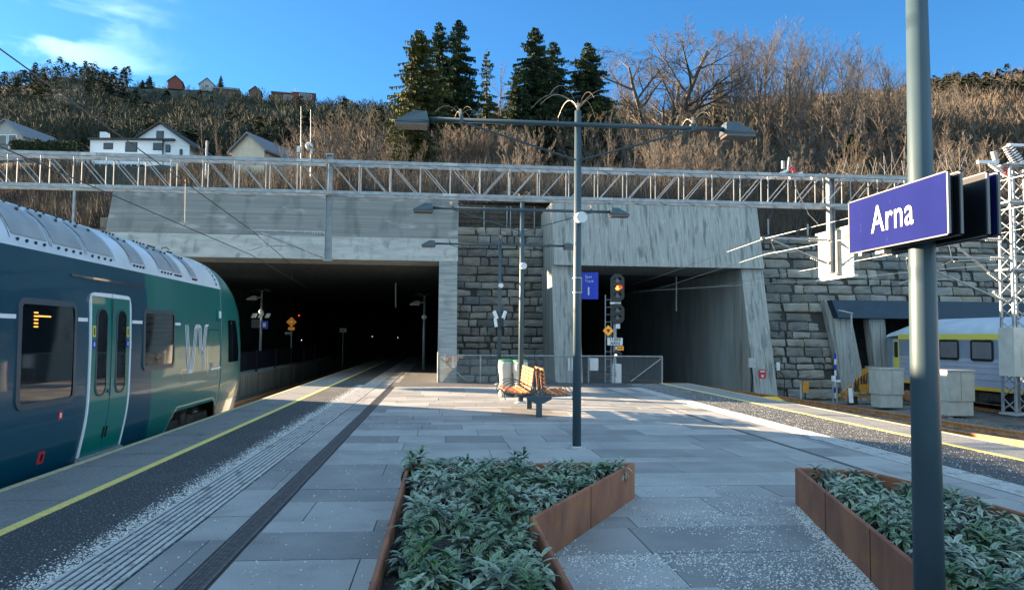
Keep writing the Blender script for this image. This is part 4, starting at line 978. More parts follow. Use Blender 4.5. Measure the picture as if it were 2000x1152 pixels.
for k in range(3): b.prism([(-9.45+k*.33,38.75,2.50),(-9.25+k*.33,38.75,2.50),(-9.15+k*.33,38.75,2.72),(-9.35+k*.33,38.75,2.72)], (0,.1,0))
b.build('cameras', M['white'], t); MB().box((-8.86,38.78,2.05),(-8.72,38.79,2.25)).build('pictogram', M['wht_letter'], t)
# things fixed on the lamps
t = thing('track_sign', 'blue track number one sign on the nearest lamp post', 'sign', (2.23,11.31,2.2))
MB().box((2.0,11.375,2.235),(2.375,11.395,2.645)).build('panel', M['blue_sign2'], t, bevel=.004)
b = MB(); 
for z in (2.33, 2.55): b.tube([(2.04,11.31,z-.008),(2.04,11.31,z+.008)], .072, 16)
b.build('bracket', M['galv_dull'], t)
FX = face_m(Vector((2.225,11.372,2.578)), (1,0,0), (0,0,1)); text('lettering', 'Spor', .058, M['wht_letter'], t, FX, .95, .001)
text('lettering', 'Track', .058, M['wht_letter'], t, face_m(Vector((2.235,11.372,2.512)), (1,0,0), (0,0,1)), .95, .001)
text('lettering', '1', .17, M['wht_letter'], t, face_m(Vector((2.225,11.372,2.352)), (1,0,0), (0,0,1)), .95, .001, .003)
MB().box((2.108,11.370,2.345),(2.122,11.374,2.545)).build('mark', M['wht_letter'], t)
t = thing('camera_cluster', 'cluster of small white cameras and a dark box on the farthest lamp post', 'camera cluster', (2.03,26.6,2.3))
b = MB(); b.beam((1.83,26.5,2.55),(1.93,26.4,2.28),.09,.09); b.beam((2.23,26.5,2.55),(2.13,26.4,2.28),.09,.09); b.beam((1.86,26.45,2.30),(1.90,26.40,2.0),.10,.10); b.build('camera', M['white'], t)
MB().box((2.0,26.35,2.0),(2.16,26.5,2.32)).build('dark_box', M['black_plastic'], t)

# ------------------------------------------------------------ station name sign and its pole
SX, SY = 2.448, 3.655
t = thing('sign_pole', 'thick grey steel pole carrying the station name sign in front of the right planter', 'pole', (SX,SY,0))
b = MB(); b.tube([(SX,SY,0),(SX,SY,1.6),(SX,SY,4.6)], [.0735,.067,.042], 40); b.build('shaft', M['pole'], t, smooth=True)
t = thing('name_sign', 'blue and white Arna station name sign with four panels clamped around the thick pole', 'sign', (SX,SY,1.85))
def spx(px, py, X): return aX(px, py, X)
s_ = .85; y0, y1 = 3.83*s_, 4.84*s_
z0 = EYE+(2.19-1.65)*s_+.028; z1 = EYE+(2.548-1.65)*s_+.022
xsA = [2.728*s_, 2.80*s_, 2.955*s_, 3.018*s_]
for i, X in enumerate(xsA):
    fr = MB(); fr.box((X-.006,y0,z0),(X+.006,y0+.010,z1)); fr.box((X-.006,y1-.008,z0),(X+.006,y1,z1)); fr.box((X-.006,y0,z0),(X+.006,y1,z0+.006)); fr.box((X-.006,y0,z1-.006),(X+.006,y1,z1))
    pn = MB().box((X-.004,y0+.01,z0+.006),(X+.004,y1-.008,z1-.006)).build('panel', M['blue_sign'] if i in (0,3) else M['black_plastic'], t)
    fr.build('panel_frame', M['alu'], pn)
for a, c in ((0,1),(2,3)):
    MB().box((xsA[a]+.007,y0+.05,z0+.012),(xsA[c]-.007,y1-.01,z1-.012)).build('inner_box', M['black_plastic'], t)
b = MB(); b.box((xsA[1]+.008,y0+.30,z0+.02),(xsA[2]-.008,SY-.07,z0+.06)); b.box((xsA[1]+.008,SY+.07,z0+.02),(xsA[2]-.008,y1-.1,z0+.06)); b.box((xsA[1]+.004,y0+.20,z0+.03),(xsA[2]-.004,y0+.21,z1-.03)); b.build('bracket', M['black_plastic'], t)
b = MB(); b.box((xsA[0]+.0,y1-.12,z0-.018),(xsA[0]+.03,y1-.09,z0-.001)); b.box((xsA[0]+.02,y1-.30,z0-.022),(xsA[1],y1-.22,z0-.001)); b.build('clip', M['cabinet'], t)
text('lettering', 'Arna', .205, M['wht_letter'], t, face_m(Vector((xsA[0]-.0065,(y0+y1)/2+.012,(z0+z1)/2+.003)), (0,-1,0), (0,0,1)), .86, .0008, .0014)

# ------------------------------------------------------------ bench
bt = thing('double_bench', 'back to back bench with orange wooden slats and steel T legs', 'bench', (2.04,16.6,0))
for y in (15.72, 17.5):
    b = MB(); b.box((1.98,y-.05,0),(2.10,y+.05,.30)); b.prism([(1.78,y-.05,.44),(2.30,y-.05,.44),(2.30,y-.05,.37),(2.12,y-.05,.28),(1.96,y-.05,.28),(1.78,y-.05,.37)], (0,.10,0)); b.build('leg', M['pole'], bt, bevel=.01)
MB().box((1.96,15.75,.32),(2.12,17.75,.42)).build('beam', M['dark_lamp'], bt)
for s in (-1, 1):
    for ya_ in (15.80, 16.55, 17.30)[:2 if s > 0 else 3]:
        ya2 = ya_+.66
        for k in range(6):
            x = 2.04+s*(.17+k*.088); zz = .45+.012*abs(k-2); 
            b = MB().box((min(x,x+s*.068),ya_,zz),(max(x,x+s*.068),ya2,zz+.028)); o = b.build('seat_slat', M['wood'], bt, bevel=.004)
        for k in range(6):
            f = k/5.; x = 2.04+s*(.14-.045*f); z = .54+k*.078; tx = -s*.12
            b = MB().hexa([(x,ya_,z),(x+s*.026,ya_,z),(x+s*.026,ya2,z),(x,ya2,z),(x-s*.010,ya_,z+.064),(x+s*.016,ya_,z+.064),(x+s*.016,ya2,z+.064),(x-s*.010,ya2,z+.064)]) if s > 0 else MB().hexa([(x-.026,ya_,z),(x,ya_,z),(x,ya2,z),(x-.026,ya2,z),(x-.016,ya_,z+.064),(x+.010,ya_,z+.064),(x+.010,ya2,z+.064),(x-.016,ya2,z+.064)])
            b.build('back_slat', M['wood'], bt, bevel=.004)
        b = MB()
        for yy in (ya_+.08, ya2-.08): b.beam((2.04+s*.05,yy,.40),(2.04+s*.68,yy,.435),.03,.03); b.beam((2.04+s*.10,yy,.42),(2.04+s*.075,yy,.98),.03,.03)
        b.build('seat_frame', M['dark_lamp'], bt)
    for yy in (15.76, 16.50, 17.24, 17.98)[:3 if s > 0 else 4]:
        pts = [(2.04+s*(.68-.60*math.cos(R_(a))*1.0-.0) if False else 2.04+s*(.40+.32*math.cos(R_(a))), yy, .44+.24*math.sin(R_(a))) for a in range(-20,181,20)]
        MB().tube(pts, .010, 6).build('arm_hoop', M['dark_lamp'], bt)
# litter bins
def litter_bin(x, y, label):
    t = thing('litter_bin', label, 'litter bin', (x,y,0), 'twin litter bins behind the bench')
    pr = [(.19,.0),(.20,.05),(.185,.25),(.17,.45),(.185,.62),(.215,.78),(.21,.90),(.20,.98)]
    b = MB().lathe((x,y,0), pr, 24); b.build('body', M['bin'], t, smooth=True)
    MB().lathe((x,y,.98), [(.205,0),(.21,.03),(.19,.045),(.10,.05)], 24).build('rim', M['green'], t); return t
litter_bin(1.80,21.1,'beige waisted litter bin on the left, half behind its twin'); litter_bin(2.18,20.9,'beige waisted litter bin with green rim on the right, touching the second lamp post')
# ------------------------------------------------------------ chain-link fence
t = thing('chain_link_fence', 'galvanised chain-link fence closing the platform end before the walls', 'fence', (4,27.45,0))
fy = 27.42; fx = [-.10,1.42,2.9,4.72,6.35,8.12]; ht = 1.0
for x in fx: MB().tube([(x,fy,0),(x,fy,ht+(.10 if x < 0 else 0))], .030, 8).build('post', M['galv'], t)
MB().tube([(-.10,fy,ht-.02),(8.12,fy,ht-.02)], .025, 8).build('top_rail', M['galv'], t)
MB().tube([(-.06,fy,ht-.1),(.95,fy,.04)], .022, 8).build('brace', M['galv'], t); MB().tube([(8.08,fy,ht-.1),(6.95,fy,.06)], .022, 8).build('brace', M['galv'], t)
b = MB(); st = .07; x = -.1-ht
def seg(x0, z0, x1, z1):
    lo_, hi_ = -.10, 8.12
    if x1 < x0: x0, z0, x1, z1 = x1, z1, x0, z0
    if x1 <= lo_ or x0 >= hi_: return
    if x0 < lo_: f = (lo_-x0)/(x1-x0); z0 += (z1-z0)*f; x0 = lo_
    if x1 > hi_: f = (hi_-x0)/(x1-x0); z1 = z0+(z1-z0)*f; x1 = hi_
    b.tube([(x0,fy,z0),(x1,fy,z1)], .0032, 3, False)
while x < 8.2: seg(x,.03,x+ht-.05,ht-.02); seg(x+ht-.05,.03,x,ht-.02); x += st
b.build('mesh', M['galv_dull'], t)
# small things along the walls
def small(name, label, cat, parts_, loc, group=None):
    t = thing(name, label, cat, loc, group)
    for nm, mb_, mm in parts_: mb_.build(nm, mm, t)
    return t
def cabinet(x, y, w_, d_, z0, h, label, grp):
    return small('equipment_cabinet', label, 'cabinet', [('base', MB().box((x-w_/2+.04,y-d_/2+.04,z0-.1),(x+w_/2-.04,y+d_/2-.04,z0+.42)), M['cabinet']), ('body', MB().box((x-w_/2,y-d_/2,z0+.425),(x+w_/2,y+d_/2,z0+h-.05)), M['cabinet']), ('lid', MB().box((x-w_/2-.03,y-d_/2-.03,z0+h-.045),(x+w_/2+.03,y+d_/2+.03,z0+h)), M['cabinet']),
      ('door_seam', MB().box((x-.006,y-d_/2-.004,z0+.45),(x+.006,y-d_/2-.001,z0+h-.08)), M['rubber'])], (x,y,z0), grp)
cabinet(18.15, 29.6, 1.0, .8, -.95, 1.48, 'pale equipment cabinet left of the thick sign pole, beside the yellow machine', 'pale cabinets by the track')
cabinet(18.80, 26.4, 1.05, .8, -.95, 1.55, 'pale equipment cabinet right of the thick sign pole', 'pale cabinets by the track')
x, y = 16.7, 29.6
small('path_light', 'slim white lamp post with flat head in front of the shed opening', 'lamp post', [('foot', MB().box((x-.14,y-.14,-.95),(x+.14,y+.14,-.62)), M['black_plastic']), ('pole', MB().tube([(x,y,-.62),(x,y,.3),(x,y,2.75)], [.055,.045,.04], 10), M['galv']), ('lamp_head', MB().beam((x-.55,y,2.86),(x+.03,y,2.74),.16,.05), M['galv'])], (x,y,-.95))
b1 = MB(); b2 = MB()
for k in range(8): (b1 if k % 2 else b2).tube([(16.9,31.3,-.85+k*.24),(16.9,31.3,-.85+(k+1)*.24)], .045, 8)
small('marker_post', 'blue and white striped marker post beside the slim lamp', 'marker post', [('white_bands', b2, M['white']), ('blue_bands', b1, M['blue_sign2'])], (16.9,31.3,-.85))
x, y = 15.55, 29.0
small('trackside_device', 'small twin post device with a white head before the right stone wall', 'trackside device', [('post', MB().tube([(x,y,-.85),(x,y,.0)],.03,8).tube([(x+.15,y,-.85),(x+.15,y,.05)],.035,8), M['galv']), ('head', MB().cbox((x,y-.05,.12),(.12,.12,.22)).cbox((x+.18,y,.02),(.22,.1,.08)), M['white'])], (x,y,-.85))
tag(MB().hexa([(15.95,28.5,-.8),(16.12,28.5,-.8),(16.12,28.55,-.8),(15.95,28.55,-.8),(15.92,28.5,-.22),(16.06,28.5,-.22),(16.06,28.55,-.22),(15.92,28.55,-.22)]).build('stake', M['white']), 'short white stake leaning in the gravel', 'stake')
small('trackside_device', 'orange capped short post left of the twin post device', 'trackside device', [('post', MB().tube([(14.95,30.5,-.9),(14.95,30.5,-.15)],.04,8), M['galv_dull']), ('cap', MB().box((15.0,30.4,-.55),(15.25,30.6,-.1)), M['yel_mach'])], (15,30.5,-.9))
b = MB(); q0 = aY(1503,770,27.6); b.hexa([(q0.x-.35,27.3,-.62),(q0.x+.45,27.3,-.62),(q0.x+.45,27.6,-.62),(q0.x-.35,27.6,-.62),(q0.x-.25,27.35,-.48),(q0.x+.2,27.35,-.48),(q0.x+.2,27.55,-.48),(q0.x-.25,27.55,-.48)])
tag(b.build('rail_stop', M['coach_or']), 'low yellow wedge lying at the rail near the right portal', 'rail stop')
small('alarm_sign', 'small red sign on the slanting right jamb of the right portal', 'sign', [('plate', MB().box((13.87,fR(.05)-.03,-.10),(14.17,fR(.05)-.01,.33)), M['red']), ('symbol', MB().tube([(14.02,fR(.05)-.035,.05),(14.02,fR(.05)-.031,.05)],.06,12).box((13.92,fR(.05)-.035,.22),(14.12,fR(.05)-.032,.28)), M['white'])], (14,32,0))
q0 = aY(1466,708,32.2)
small('junction_box', 'grey junction box with pipe on the inner edge of the right portal', 'junction box', [('box', MB().box((q0.x-.25,31.8,q0.z-.2),(q0.x+.05,31.95,q0.z+.22)), M['galv_dull']), ('pipe', MB().tube([(q0.x-.1,31.9,q0.z-.2),(q0.x-.05,31.9,q0.z-.6),(q0.x-.1,31.9,-1.1)],.045,8), M['blk_letter'])], (q0.x,32,q0.z))
q0 = aY(1518,716,32.5)
small('junction_box', 'tiny white box with cable at the foot of the right portal', 'junction box', [('box', MB().box((q0.x-.07,32.4,q0.z-.15),(q0.x+.08,32.5,q0.z+.2)), M['white']), ('cable', MB().tube([(q0.x+.03,32.45,q0.z-.1),(q0.x+.35,32.5,q0.z-.5),(q0.x+.3,32.5,-.9)],.02,6), M['blk_letter'])], (q0.x,32.5,q0.z))
b = MB()
for k in range(9): b.box((.14+k%2*.0,fL(.75)-.12,.53+k*.055),(.42,fL(.75)-.03,.56+k*.055))
small('wall_bracket', 'small dark cable bracket on the pillar of the left portal', 'bracket', [('rack', MB().box((.12,fL(.8)-.10,.55),(.17,fL(.8)-.02,1.02)).box((.40,fL(.8)-.10,.55),(.45,fL(.8)-.02,1.02)).box((.1,fL(.8)-.13,.52),(.5,fL(.8)-.02,.58)), M['galv_dull']), ('coil', MB().sphere((.28,fL(.8)-.08,.82),.12,10,6), M['black_plastic'])], (.3,27.7,.5))
for px, lb in ((1117,'left of the signal, partly behind the nearest lamp post'),(1160,'left of the signal on its own post')):
    q0 = aY(px,712,28.5); small('junction_box', 'white junction box '+lb, 'junction box', [('box', MB().box((q0.x-.16,28.45,q0.z-.22),(q0.x+.16,28.6,q0.z+.25)), M['white']), ('post', MB().tube([(q0.x-.2,28.55,-1.1),(q0.x-.2,28.55,q0.z+.3)],.03,8), M['galv'])], (q0.x,28.5,-1.1), 'white junction boxes behind the fence')
# yellow machine with hoses
t = thing('tow_machine', 'yellow rail machine with hanging black hoses beside the left cabinet', 'machine', (18,31.6,-.9))
b = MB(); b.beam((17.35,31.6,-.7),(18.3,31.6,.1),.14,.14); b.beam((17.0,31.6,-.76),(20.4,31.6,-.76),.4,.12); b.box((18.0,31.3,-.6),(19.4,32.0,-.25)); b.beam((18.3,31.6,-.5),(18.45,31.6,.4),.2,.2); b.build('frame', M['yel_mach'], t, bevel=.01)
b = MB(); rs = random.Random(2)
for k in range(7):
    x = 17.45+k*.13; b.tube([(x,31.42,-.45+k*.09),(x+.12,31.35,-.55),(x+.25,31.4,-.5+k*.05),(x+.3,31.42,-.1+k*.07)], .022, 6)
b.build('hoses', M['blk_letter'], t)
for x in (17.4,20.2): MB().tube([(x,31.3,-.72),(x,31.4,-.72)], .22, 16).build('wheel', M['rust'], t)

# ------------------------------------------------------------ signals
def octa(x, z, w_, h, c): return [(x-w_/2+c,z-h/2),(x+w_/2-c,z-h/2),(x+w_/2,z-h/2+c),(x+w_/2,z+h/2-c),(x+w_/2-c,z+h/2),(x-w_/2+c,z+h/2),(x-w_/2,z+h/2-c),(x-w_/2,z-h/2+c)]
t = thing('main_signal', 'railway signal mast with lit red aspect and black octagonal heads at the right tunnel', 'signal', (7.0,30,-1.1))
y = 30
MB().box((6.90,y+.02,-1.1),(7.02,y+.14,4.0)).build('mast', M['galv'], t)
b = MB(); 
for s in (-1,): b.beam((6.62,y+.3,-1.1),(6.62,y+.3,3.4),.03,.03); b.beam((6.86,y+.3,-1.1),(6.86,y+.3,3.4),.03,.03)
z = -1
while z < 3.3: b.beam((6.62,y+.3,z),(6.86,y+.3,z),.02,.02); z += .3
b.build('ladder', M['galv_dull'], t)
def head(zc, h, n, lit=None, w_=.56):
    hd = MB().prism([(x_,y-.10,z_) for x_, z_ in octa(7.03,zc,w_,h,.17)], (0,.06,0)).build('signal_head', M['black_plastic'], t)
    for k in range(n):
        z = zc+h/2-.26-k*(h-.52)/max(1,n-1); b = MB(); m_ = 14
        for j in range(m_):   # hood
            pass
        hood = []; 
        for a in range(0,181,15): hood.append((7.03+.11*math.cos(R_(a)), z+.11*math.sin(R_(a))))
        for i in range(len(hood)-1): b.quad((hood[i][0],y-.11,hood[i][1]),(hood[i+1][0],y-.11,hood[i+1][1]),(hood[i+1][0],y-.34,hood[i+1][1]),(hood[i][0],y-.34,hood[i][1]))
        b.build('hood', M['black_plastic'], hd)
        MB().tube([(7.03,y-.125,z),(7.03,y-.105,z)], .095, 16).build('aspect', M['lamp_or'] if lit == k else M['glass'], hd)
        if lit == k: MB().tube([(7.14,y-.126,z+.03),(7.14,y-.106,z+.03)], .075, 16).build('aspect_glow', M['lamp_red'], hd)
head(3.66, 1.13, 3, 1); head(2.62, .82, 2)
b = MB(); b.cbox((6.97,y,3.05),(.42,.14,.08)); b.cbox((7.05,y-.02,2.12),(.16,.2,.18)); b.cbox((7.02,y,1.25),(.14,.2,.1)); b.build('clamps', M['white'], t)
b = MB(); b.prism([(6.66,y-.08,1.94-.22),(6.66+.22,y-.08,1.94),(6.66,y-.08,1.94+.22),(6.66-.22,y-.08,1.94)], (0,.02,0)); d = b.build('diamond_sign', M['amber'], t); MB().prism([(6.58,y-.09,2.0),(6.74,y-.09,2.0),(6.66,y-.09,1.86)],(0,.008,0)).build('symbol', M['blk_letter'], d)
d = MB().box((6.62,y-.10,1.36),(7.24,y-.08,1.66)).build('number_board', M['white'], t)
text('lettering', '11005', .17, M['blk_letter'], d, face_m(Vector((6.93,y-.104,1.585)), (1,0,0), (0,0,1)), 1.05, .001, .004); text('lettering', 'ARN', .17, M['blk_letter'], d, face_m(Vector((6.93,y-.104,1.435)), (1,0,0), (0,0,1)), 1.1, .001, .004)
d = MB().box((7.02,y-.10,1.16),(7.28,y-.08,1.33)).build('arrow_sign', M['amber'], t); MB().beam((7.06,y-.105,1.245),(7.18,y-.105,1.245),.004,.025).prism([(7.17,y-.105,1.20),(7.25,y-.105,1.245),(7.17,y-.105,1.29)],(0,.004,0)).build('symbol', M['blk_letter'], d)
d = MB().prism([(x_,y-.10,z_) for x_, z_ in octa(7.03,1.0,.36,.30,.1)], (0,.06,0)).build('dwarf_head', M['black_plastic'], t)
MB().tube([(6.96,y-.12,.96),(6.96,y-.105,.96)], .05, 14).build('aspect', M['lamp_w'], d); MB().tube([(6.96,y-.12,1.09),(6.96,y-.105,1.09)], .045, 14).tube([(7.10,y-.12,1.0),(7.10,y-.105,1.0)], .045, 14).build('aspect', M['glass'], d)
t = small('equipment_cabinet', 'narrow white cabinet at the foot of the signal mast behind the fence', 'cabinet', [('body', MB().box((6.80,29.6,-.15),(7.12,29.9,.62)), M['white']), ('handle', MB().box((6.88,29.59,.1),(6.91,29.6,.3)), M['blk_letter'])], (6.95,29.7,-.2))
b = MB(); b.cbox((6.95,29.75,-.6),(.26,.2,.9)); tag(b.build('concrete_foot', M['cabinet']), 'concrete foot under the narrow white cabinet', 'foundation')
# signs in the left tunnel
t = thing('diamond_sign', 'orange diamond sign with ring symbol on a thin post in the left tunnel', 'sign', (-8.75,45.5,0))
x, y, z = -8.75, 45.4, 2.42
MB().tube([(x,45.5,0),(x,45.5,2.1)], .05, 8).build('post', M['galv'], t); MB().prism([(x,y,z-.29),(x+.29,y,z),(x,y,z+.29),(x-.29,y,z)],(0,.02,0)).build('plate', M['amber'], t)
MB().tube([(x,y-.03,z),(x,y-.005,z)], .165, 20).build('ring', M['blk_letter'], t); MB().tube([(x,y-.05,z),(x,y-.031,z)], .13, 20).build('disc', M['amber'], t)
d = MB().box((x-.18,y,1.95),(x+.18,y+.02,2.12)).build('arrow_plate', M['amber'], t); MB().box((x-.1,y-.01,2.02),(x+.1,y-.001,2.05)).build('symbol', M['blk_letter'], d)
MB().box((x-.40,y+.2,1.68),(x-.02,y+.22,1.84)).build('number_plate', M['galv'], t)
q0 = aY(670,645,52); t = small('tunnel_sign', 'small white rectangular board deep in the left tunnel', 'sign', [('plate', MB().box((q0.x-.22,52,q0.z-.13),(q0.x+.22,52.03,q0.z+.14)), M['white']), ('post', MB().tube([(q0.x,52.05,-.8),(q0.x,52.05,q0.z)],.03,6), M['galv_dull']), ('symbol', MB().box((q0.x-.16,51.98,q0.z+.02),(q0.x+.16,51.995,q0.z+.05)).box((q0.x-.12,51.98,q0.z-.07),(q0.x+.12,51.995,q0.z-.03)), M['blk_letter'])], (q0.x,52,0))
for px, py, Y, mm, lb in ((584,616,60,'lamp_red','tiny red light in the left tunnel'),(589,664,58,'lamp_w','tiny white light behind the diamond sign'),(727,657,70,'lamp_w','tiny white light deep in the left tunnel'),(777,659,72,'lamp_w','tiny white light deepest in the left tunnel')):
    q0 = aY(px,py,Y); small('tunnel_light', lb, 'light', [('lens', MB().sphere(q0,.028 if mm != 'lamp_red' else .05,8,6), M[mm]), ('stem', MB().tube([(q0.x,Y+.1,q0.z-.04),(q0.x,Y+.1,-.9)],.02,6), M['under'])], (q0.x,Y,q0.z), 'tiny lights in the left tunnel')

# ------------------------------------------------------------ planters
def planter(out, label, h=.36, th=.035):
    t = thing('planter', label, 'planter', (out[0][0],out[0][1],0), 'rusted steel planters')
    b = MB(); n = len(out); P = [Vector((x,y,0)) for x, y in out]; ins = []
    for i in range(n):
        a = (P[i]-P[i-1]).normalized(); c = (P[(i+1)%n]-P[i]).normalized(); na = Vector((-a.y,a.x,0)); nc = Vector((-c.y,c.x,0)); m_ = (na+nc); m_ = m_/max(.3,(m_.length**2/2)); ins.append(P[i]+m_*th)
    # outer skin, inner skin and rolled rim
    for i in range(n):
        j = (i+1) % n; o0, o1, i0, i1 = P[i], P[j], ins[i], ins[j]; k = len(b.v)
        for q, z in ((o0,0),(o1,0),(o1,h-.008),(o0,h-.008)): b.v.append((q.x,q.y,z))
        m0 = o0.lerp(i0,.3); m1 = o1.lerp(i1,.3); e0 = o0.lerp(i0,.8); e1 = o1.lerp(i1,.8)
        for q, z in ((m1,h),(m0,h),(e1,h),(e0,h),(i1,h-.012),(i0,h-.012),(i1,.05),(i0,.05)): b.v.append((q.x,q.y,z))
        b.f += [(k,k+1,k+2,k+3),(k+3,k+2,k+4,k+5),(k+5,k+4,k+6,k+7),(k+7,k+6,k+8,k+9),(k+9,k+8,k+10,k+11)]
    b.build('steel_wall', M['corten'], t)
    b = MB(); sm = MB()
    for i in range(n):
        j = (i+1) % n; d = (P[j]-P[i]); L = d.length; nrm = Vector((d.y,-d.x,0)).normalized(); k = 1.25
        while k < L-.4: c = P[i]+d*(k/L); sm.beam(c+nrm*.001+Vector((0,0,.0)), c+nrm*.001+Vector((0,0,h-.004)), .006, .006); k += 1.25
    if sm.v: sm.build('weld_seam', M['under'], t)
    so_ = MB(); so_.quad(*[(q.x,q.y,.24) for q in ins]); so_.build('soil', M['soil'], t); return t, ins
poL = [(-.375,1.2),(.72,1.2),(.69,5.50),(2.02,7.81),(-.33,7.88)]
poR = [(2.03,1.5),(5.0,1.5),(4.42,5.2),(4.36,6.60),(4.22,7.29),(3.585,7.46)]
_, insL = planter(poL, 'left rusted steel planter with a flared far end, in the middle of the picture')
_, insR = planter(poR, 'right rusted steel planter behind the thick sign pole')
def inside(x, y, P):
    c = False; n = len(P)
    for i in range(n):
        a, b_ = P[i], P[i-1]
        if (a[1] > y) != (b_[1] > y) and x < (b_[0]-a[0])*(y-a[1])/(b_[1]-a[1])+a[0]: c = not c
    return c
def leaf(V, F, A, base, az, L, W, tilt, droop, n=5):
    k = len(V); ca, sa = math.cos(az), math.sin(az); x = y = 0; ang = tilt; px, pz = 0, 0; roll = random.uniform(-.35,.35)
    for i in range(n+1):
        t_ = i/n; wd = W*math.sin(math.pi*min(1,(t_*.9+.08)))**.75*(1 if i < n else .15); 
        for s in (-1,0,1):
            off = s*wd/2; zz = pz+abs(s)*wd*.16+s*wd*.3*roll
            V.append((base[0]+ca*px-sa*off, base[1]+sa*px+ca*off, base[2]+zz)); A.append(1.0 if s else (.9 if i == n else .12))
        ang -= droop/n; px += math.cos(ang)*L/n; pz += math.sin(ang)*L/n
    for i in range(n):
        for j in range(2): a = k+i*3+j; F.append((a,a+1,a+4,a+3))
def plant_mesh(seed, nl=34, h=.16, spread=1.0, tall=False):
    random.seed(seed); V = []; F = []; A = []
    ns = 2 if not tall else 4
    for s in range(ns):
        sx_, sy_ = (random.uniform(-.05,.05), random.uniform(-.05,.05)); hh = h*random.uniform(.7,1.15); m_ = nl//ns
        for i in range(m_):
            t_ = i/m_; az = i*2.4+random.uniform(-.3,.3); z = hh*(.35+.65*t_); L = random.uniform(.075,.115)*(1.1-.35*t_)*spread
            leaf(V, F, A, (sx_,sy_,z), az, L*1.08, L*.31, .10+.8*t_**1.6+random.uniform(-.15,.2), 1.1+random.uniform(-.3,.5)-.5*t_)
    me = npmesh('leaves', V, F, M['leaf'], smooth=True); a = me.data.attributes.new('rim','FLOAT','POINT'); a.data.foreach_set('value', A)
    return me
PLM = []
for k in range(6):
    me = plant_mesh(100+k, 34+k*4, .08+.018*k, 1.0, k >= 4); PLM.append(me.data); bpy.data.objects.remove(me)
stm = []
for k in range(3):
    b = MB()
    for s in range(4): b.tube([(random.uniform(-.05,.05),random.uniform(-.05,.05),-.02),(random.uniform(-.05,.05),random.uniform(-.05,.05),.07+.01*k)], .004, 4)
    o = b.build('stem', M['bark_d']); stm.append(o.data); bpy.data.objects.remove(o)
random.seed(21)
def fill(P, label, grp, dmin, special, ylim=2.9, keep=None):
    pts = []; xs_ = [p_[0] for p_ in P]; ys_ = [p_[1] for p_ in P]
    tries = 0
    while tries < 9000:
        tries += 1; x = random.uniform(min(xs_),max(xs_)); y = random.uniform(ylim,max(ys_))
        if not inside(x,y,P): continue
        if all(inside(x+dx,y+dy,P) for dx, dy in ((.12,0),(-.12,0),(0,.12),(0,-.10))) and all((x-a)**2+(y-c)**2 > dmin**2 for a, c in pts) and (keep is None or keep(x,y)): pts.append((x,y))
    out = [(x,y,random.uniform(1.0,1.45),random.choice((0,1,2,3,0,1,2,4,5))) for x, y in pts]+special
    for i, (x,y,s,k) in enumerate(out):
        o = bpy.data.objects.new('frosted_shrub', None); C.objects.link(o); o.location = (x,y,.24); o.rotation_euler = (0,0,random.uniform(0,6.28)); o.scale = (s,s,s*random.uniform(.9,1.1)); o.empty_display_size = .1
        yq = (y-ylim)/(max(ys_)-ylim); zone = ('nearest the viewer' if yq < .25 else 'in the near half' if yq < .5 else 'in the far half' if yq < .78 else 'along the far rim'); frac = (x-min(xs_))/(max(xs_)-min(xs_))
        tag(o, label+', '+zone+(', left side' if frac < .25 else ', right side' if frac > .6 else ''), 'shrub', grp)
        for nm, me in (('leaves',PLM[k]),('stem',stm[k%3])): c = bpy.data.objects.new(nm, me); C.objects.link(c); c.parent = o
    return len(out)
nL = fill([(q.x,q.y) for q in insL], 'low frosted shrub in the left planter', 'low frosted shrubs in the left planter', .165, [], keep=lambda x, y: vnoise(np.array(x*2.1),np.array(y*2.1),2) > .16)
nR = fill([(q.x,q.y) for q in insR], 'low frosted shrub in the right planter', 'low frosted shrubs in the right planter', .18, [], 2.8)
for x, y, s, lb in ((-.26,7.6,1.9,'tall leafy shrub poking up in the far left corner of the left planter'),(.78,7.65,1.75,'tall leafy shrub poking up at the far edge of the left planter'),(1.25,7.5,1.35,'mid-sized leafy shrub at the far right of the left planter'),(1.78,7.55,1.3,'leafy shrub in the flared far right corner of the left planter'),(.22,7.65,1.4,'leafy shrub between the two tall ones at the far edge of the left planter'),(4.15,6.2,1.9,'tall leafy shrub at the far rim of the right planter, left of the sign pole'),(4.2,4.9,1.9,'tallest leafy shrub at the right edge of the right planter')):
    o = bpy.data.objects.new('leafy_shrub', None); C.objects.link(o); o.location = (x,y,.22); o.scale = (s*.85,s*.85,s); tag(o, lb, 'shrub', 'taller shrubs in the planters')
    for nm, me in (('leaves',PLM[4]),('stem',stm[2])): c = bpy.data.objects.new(nm, me); C.objects.link(c); c.parent = o
print('plants', nL, nR)
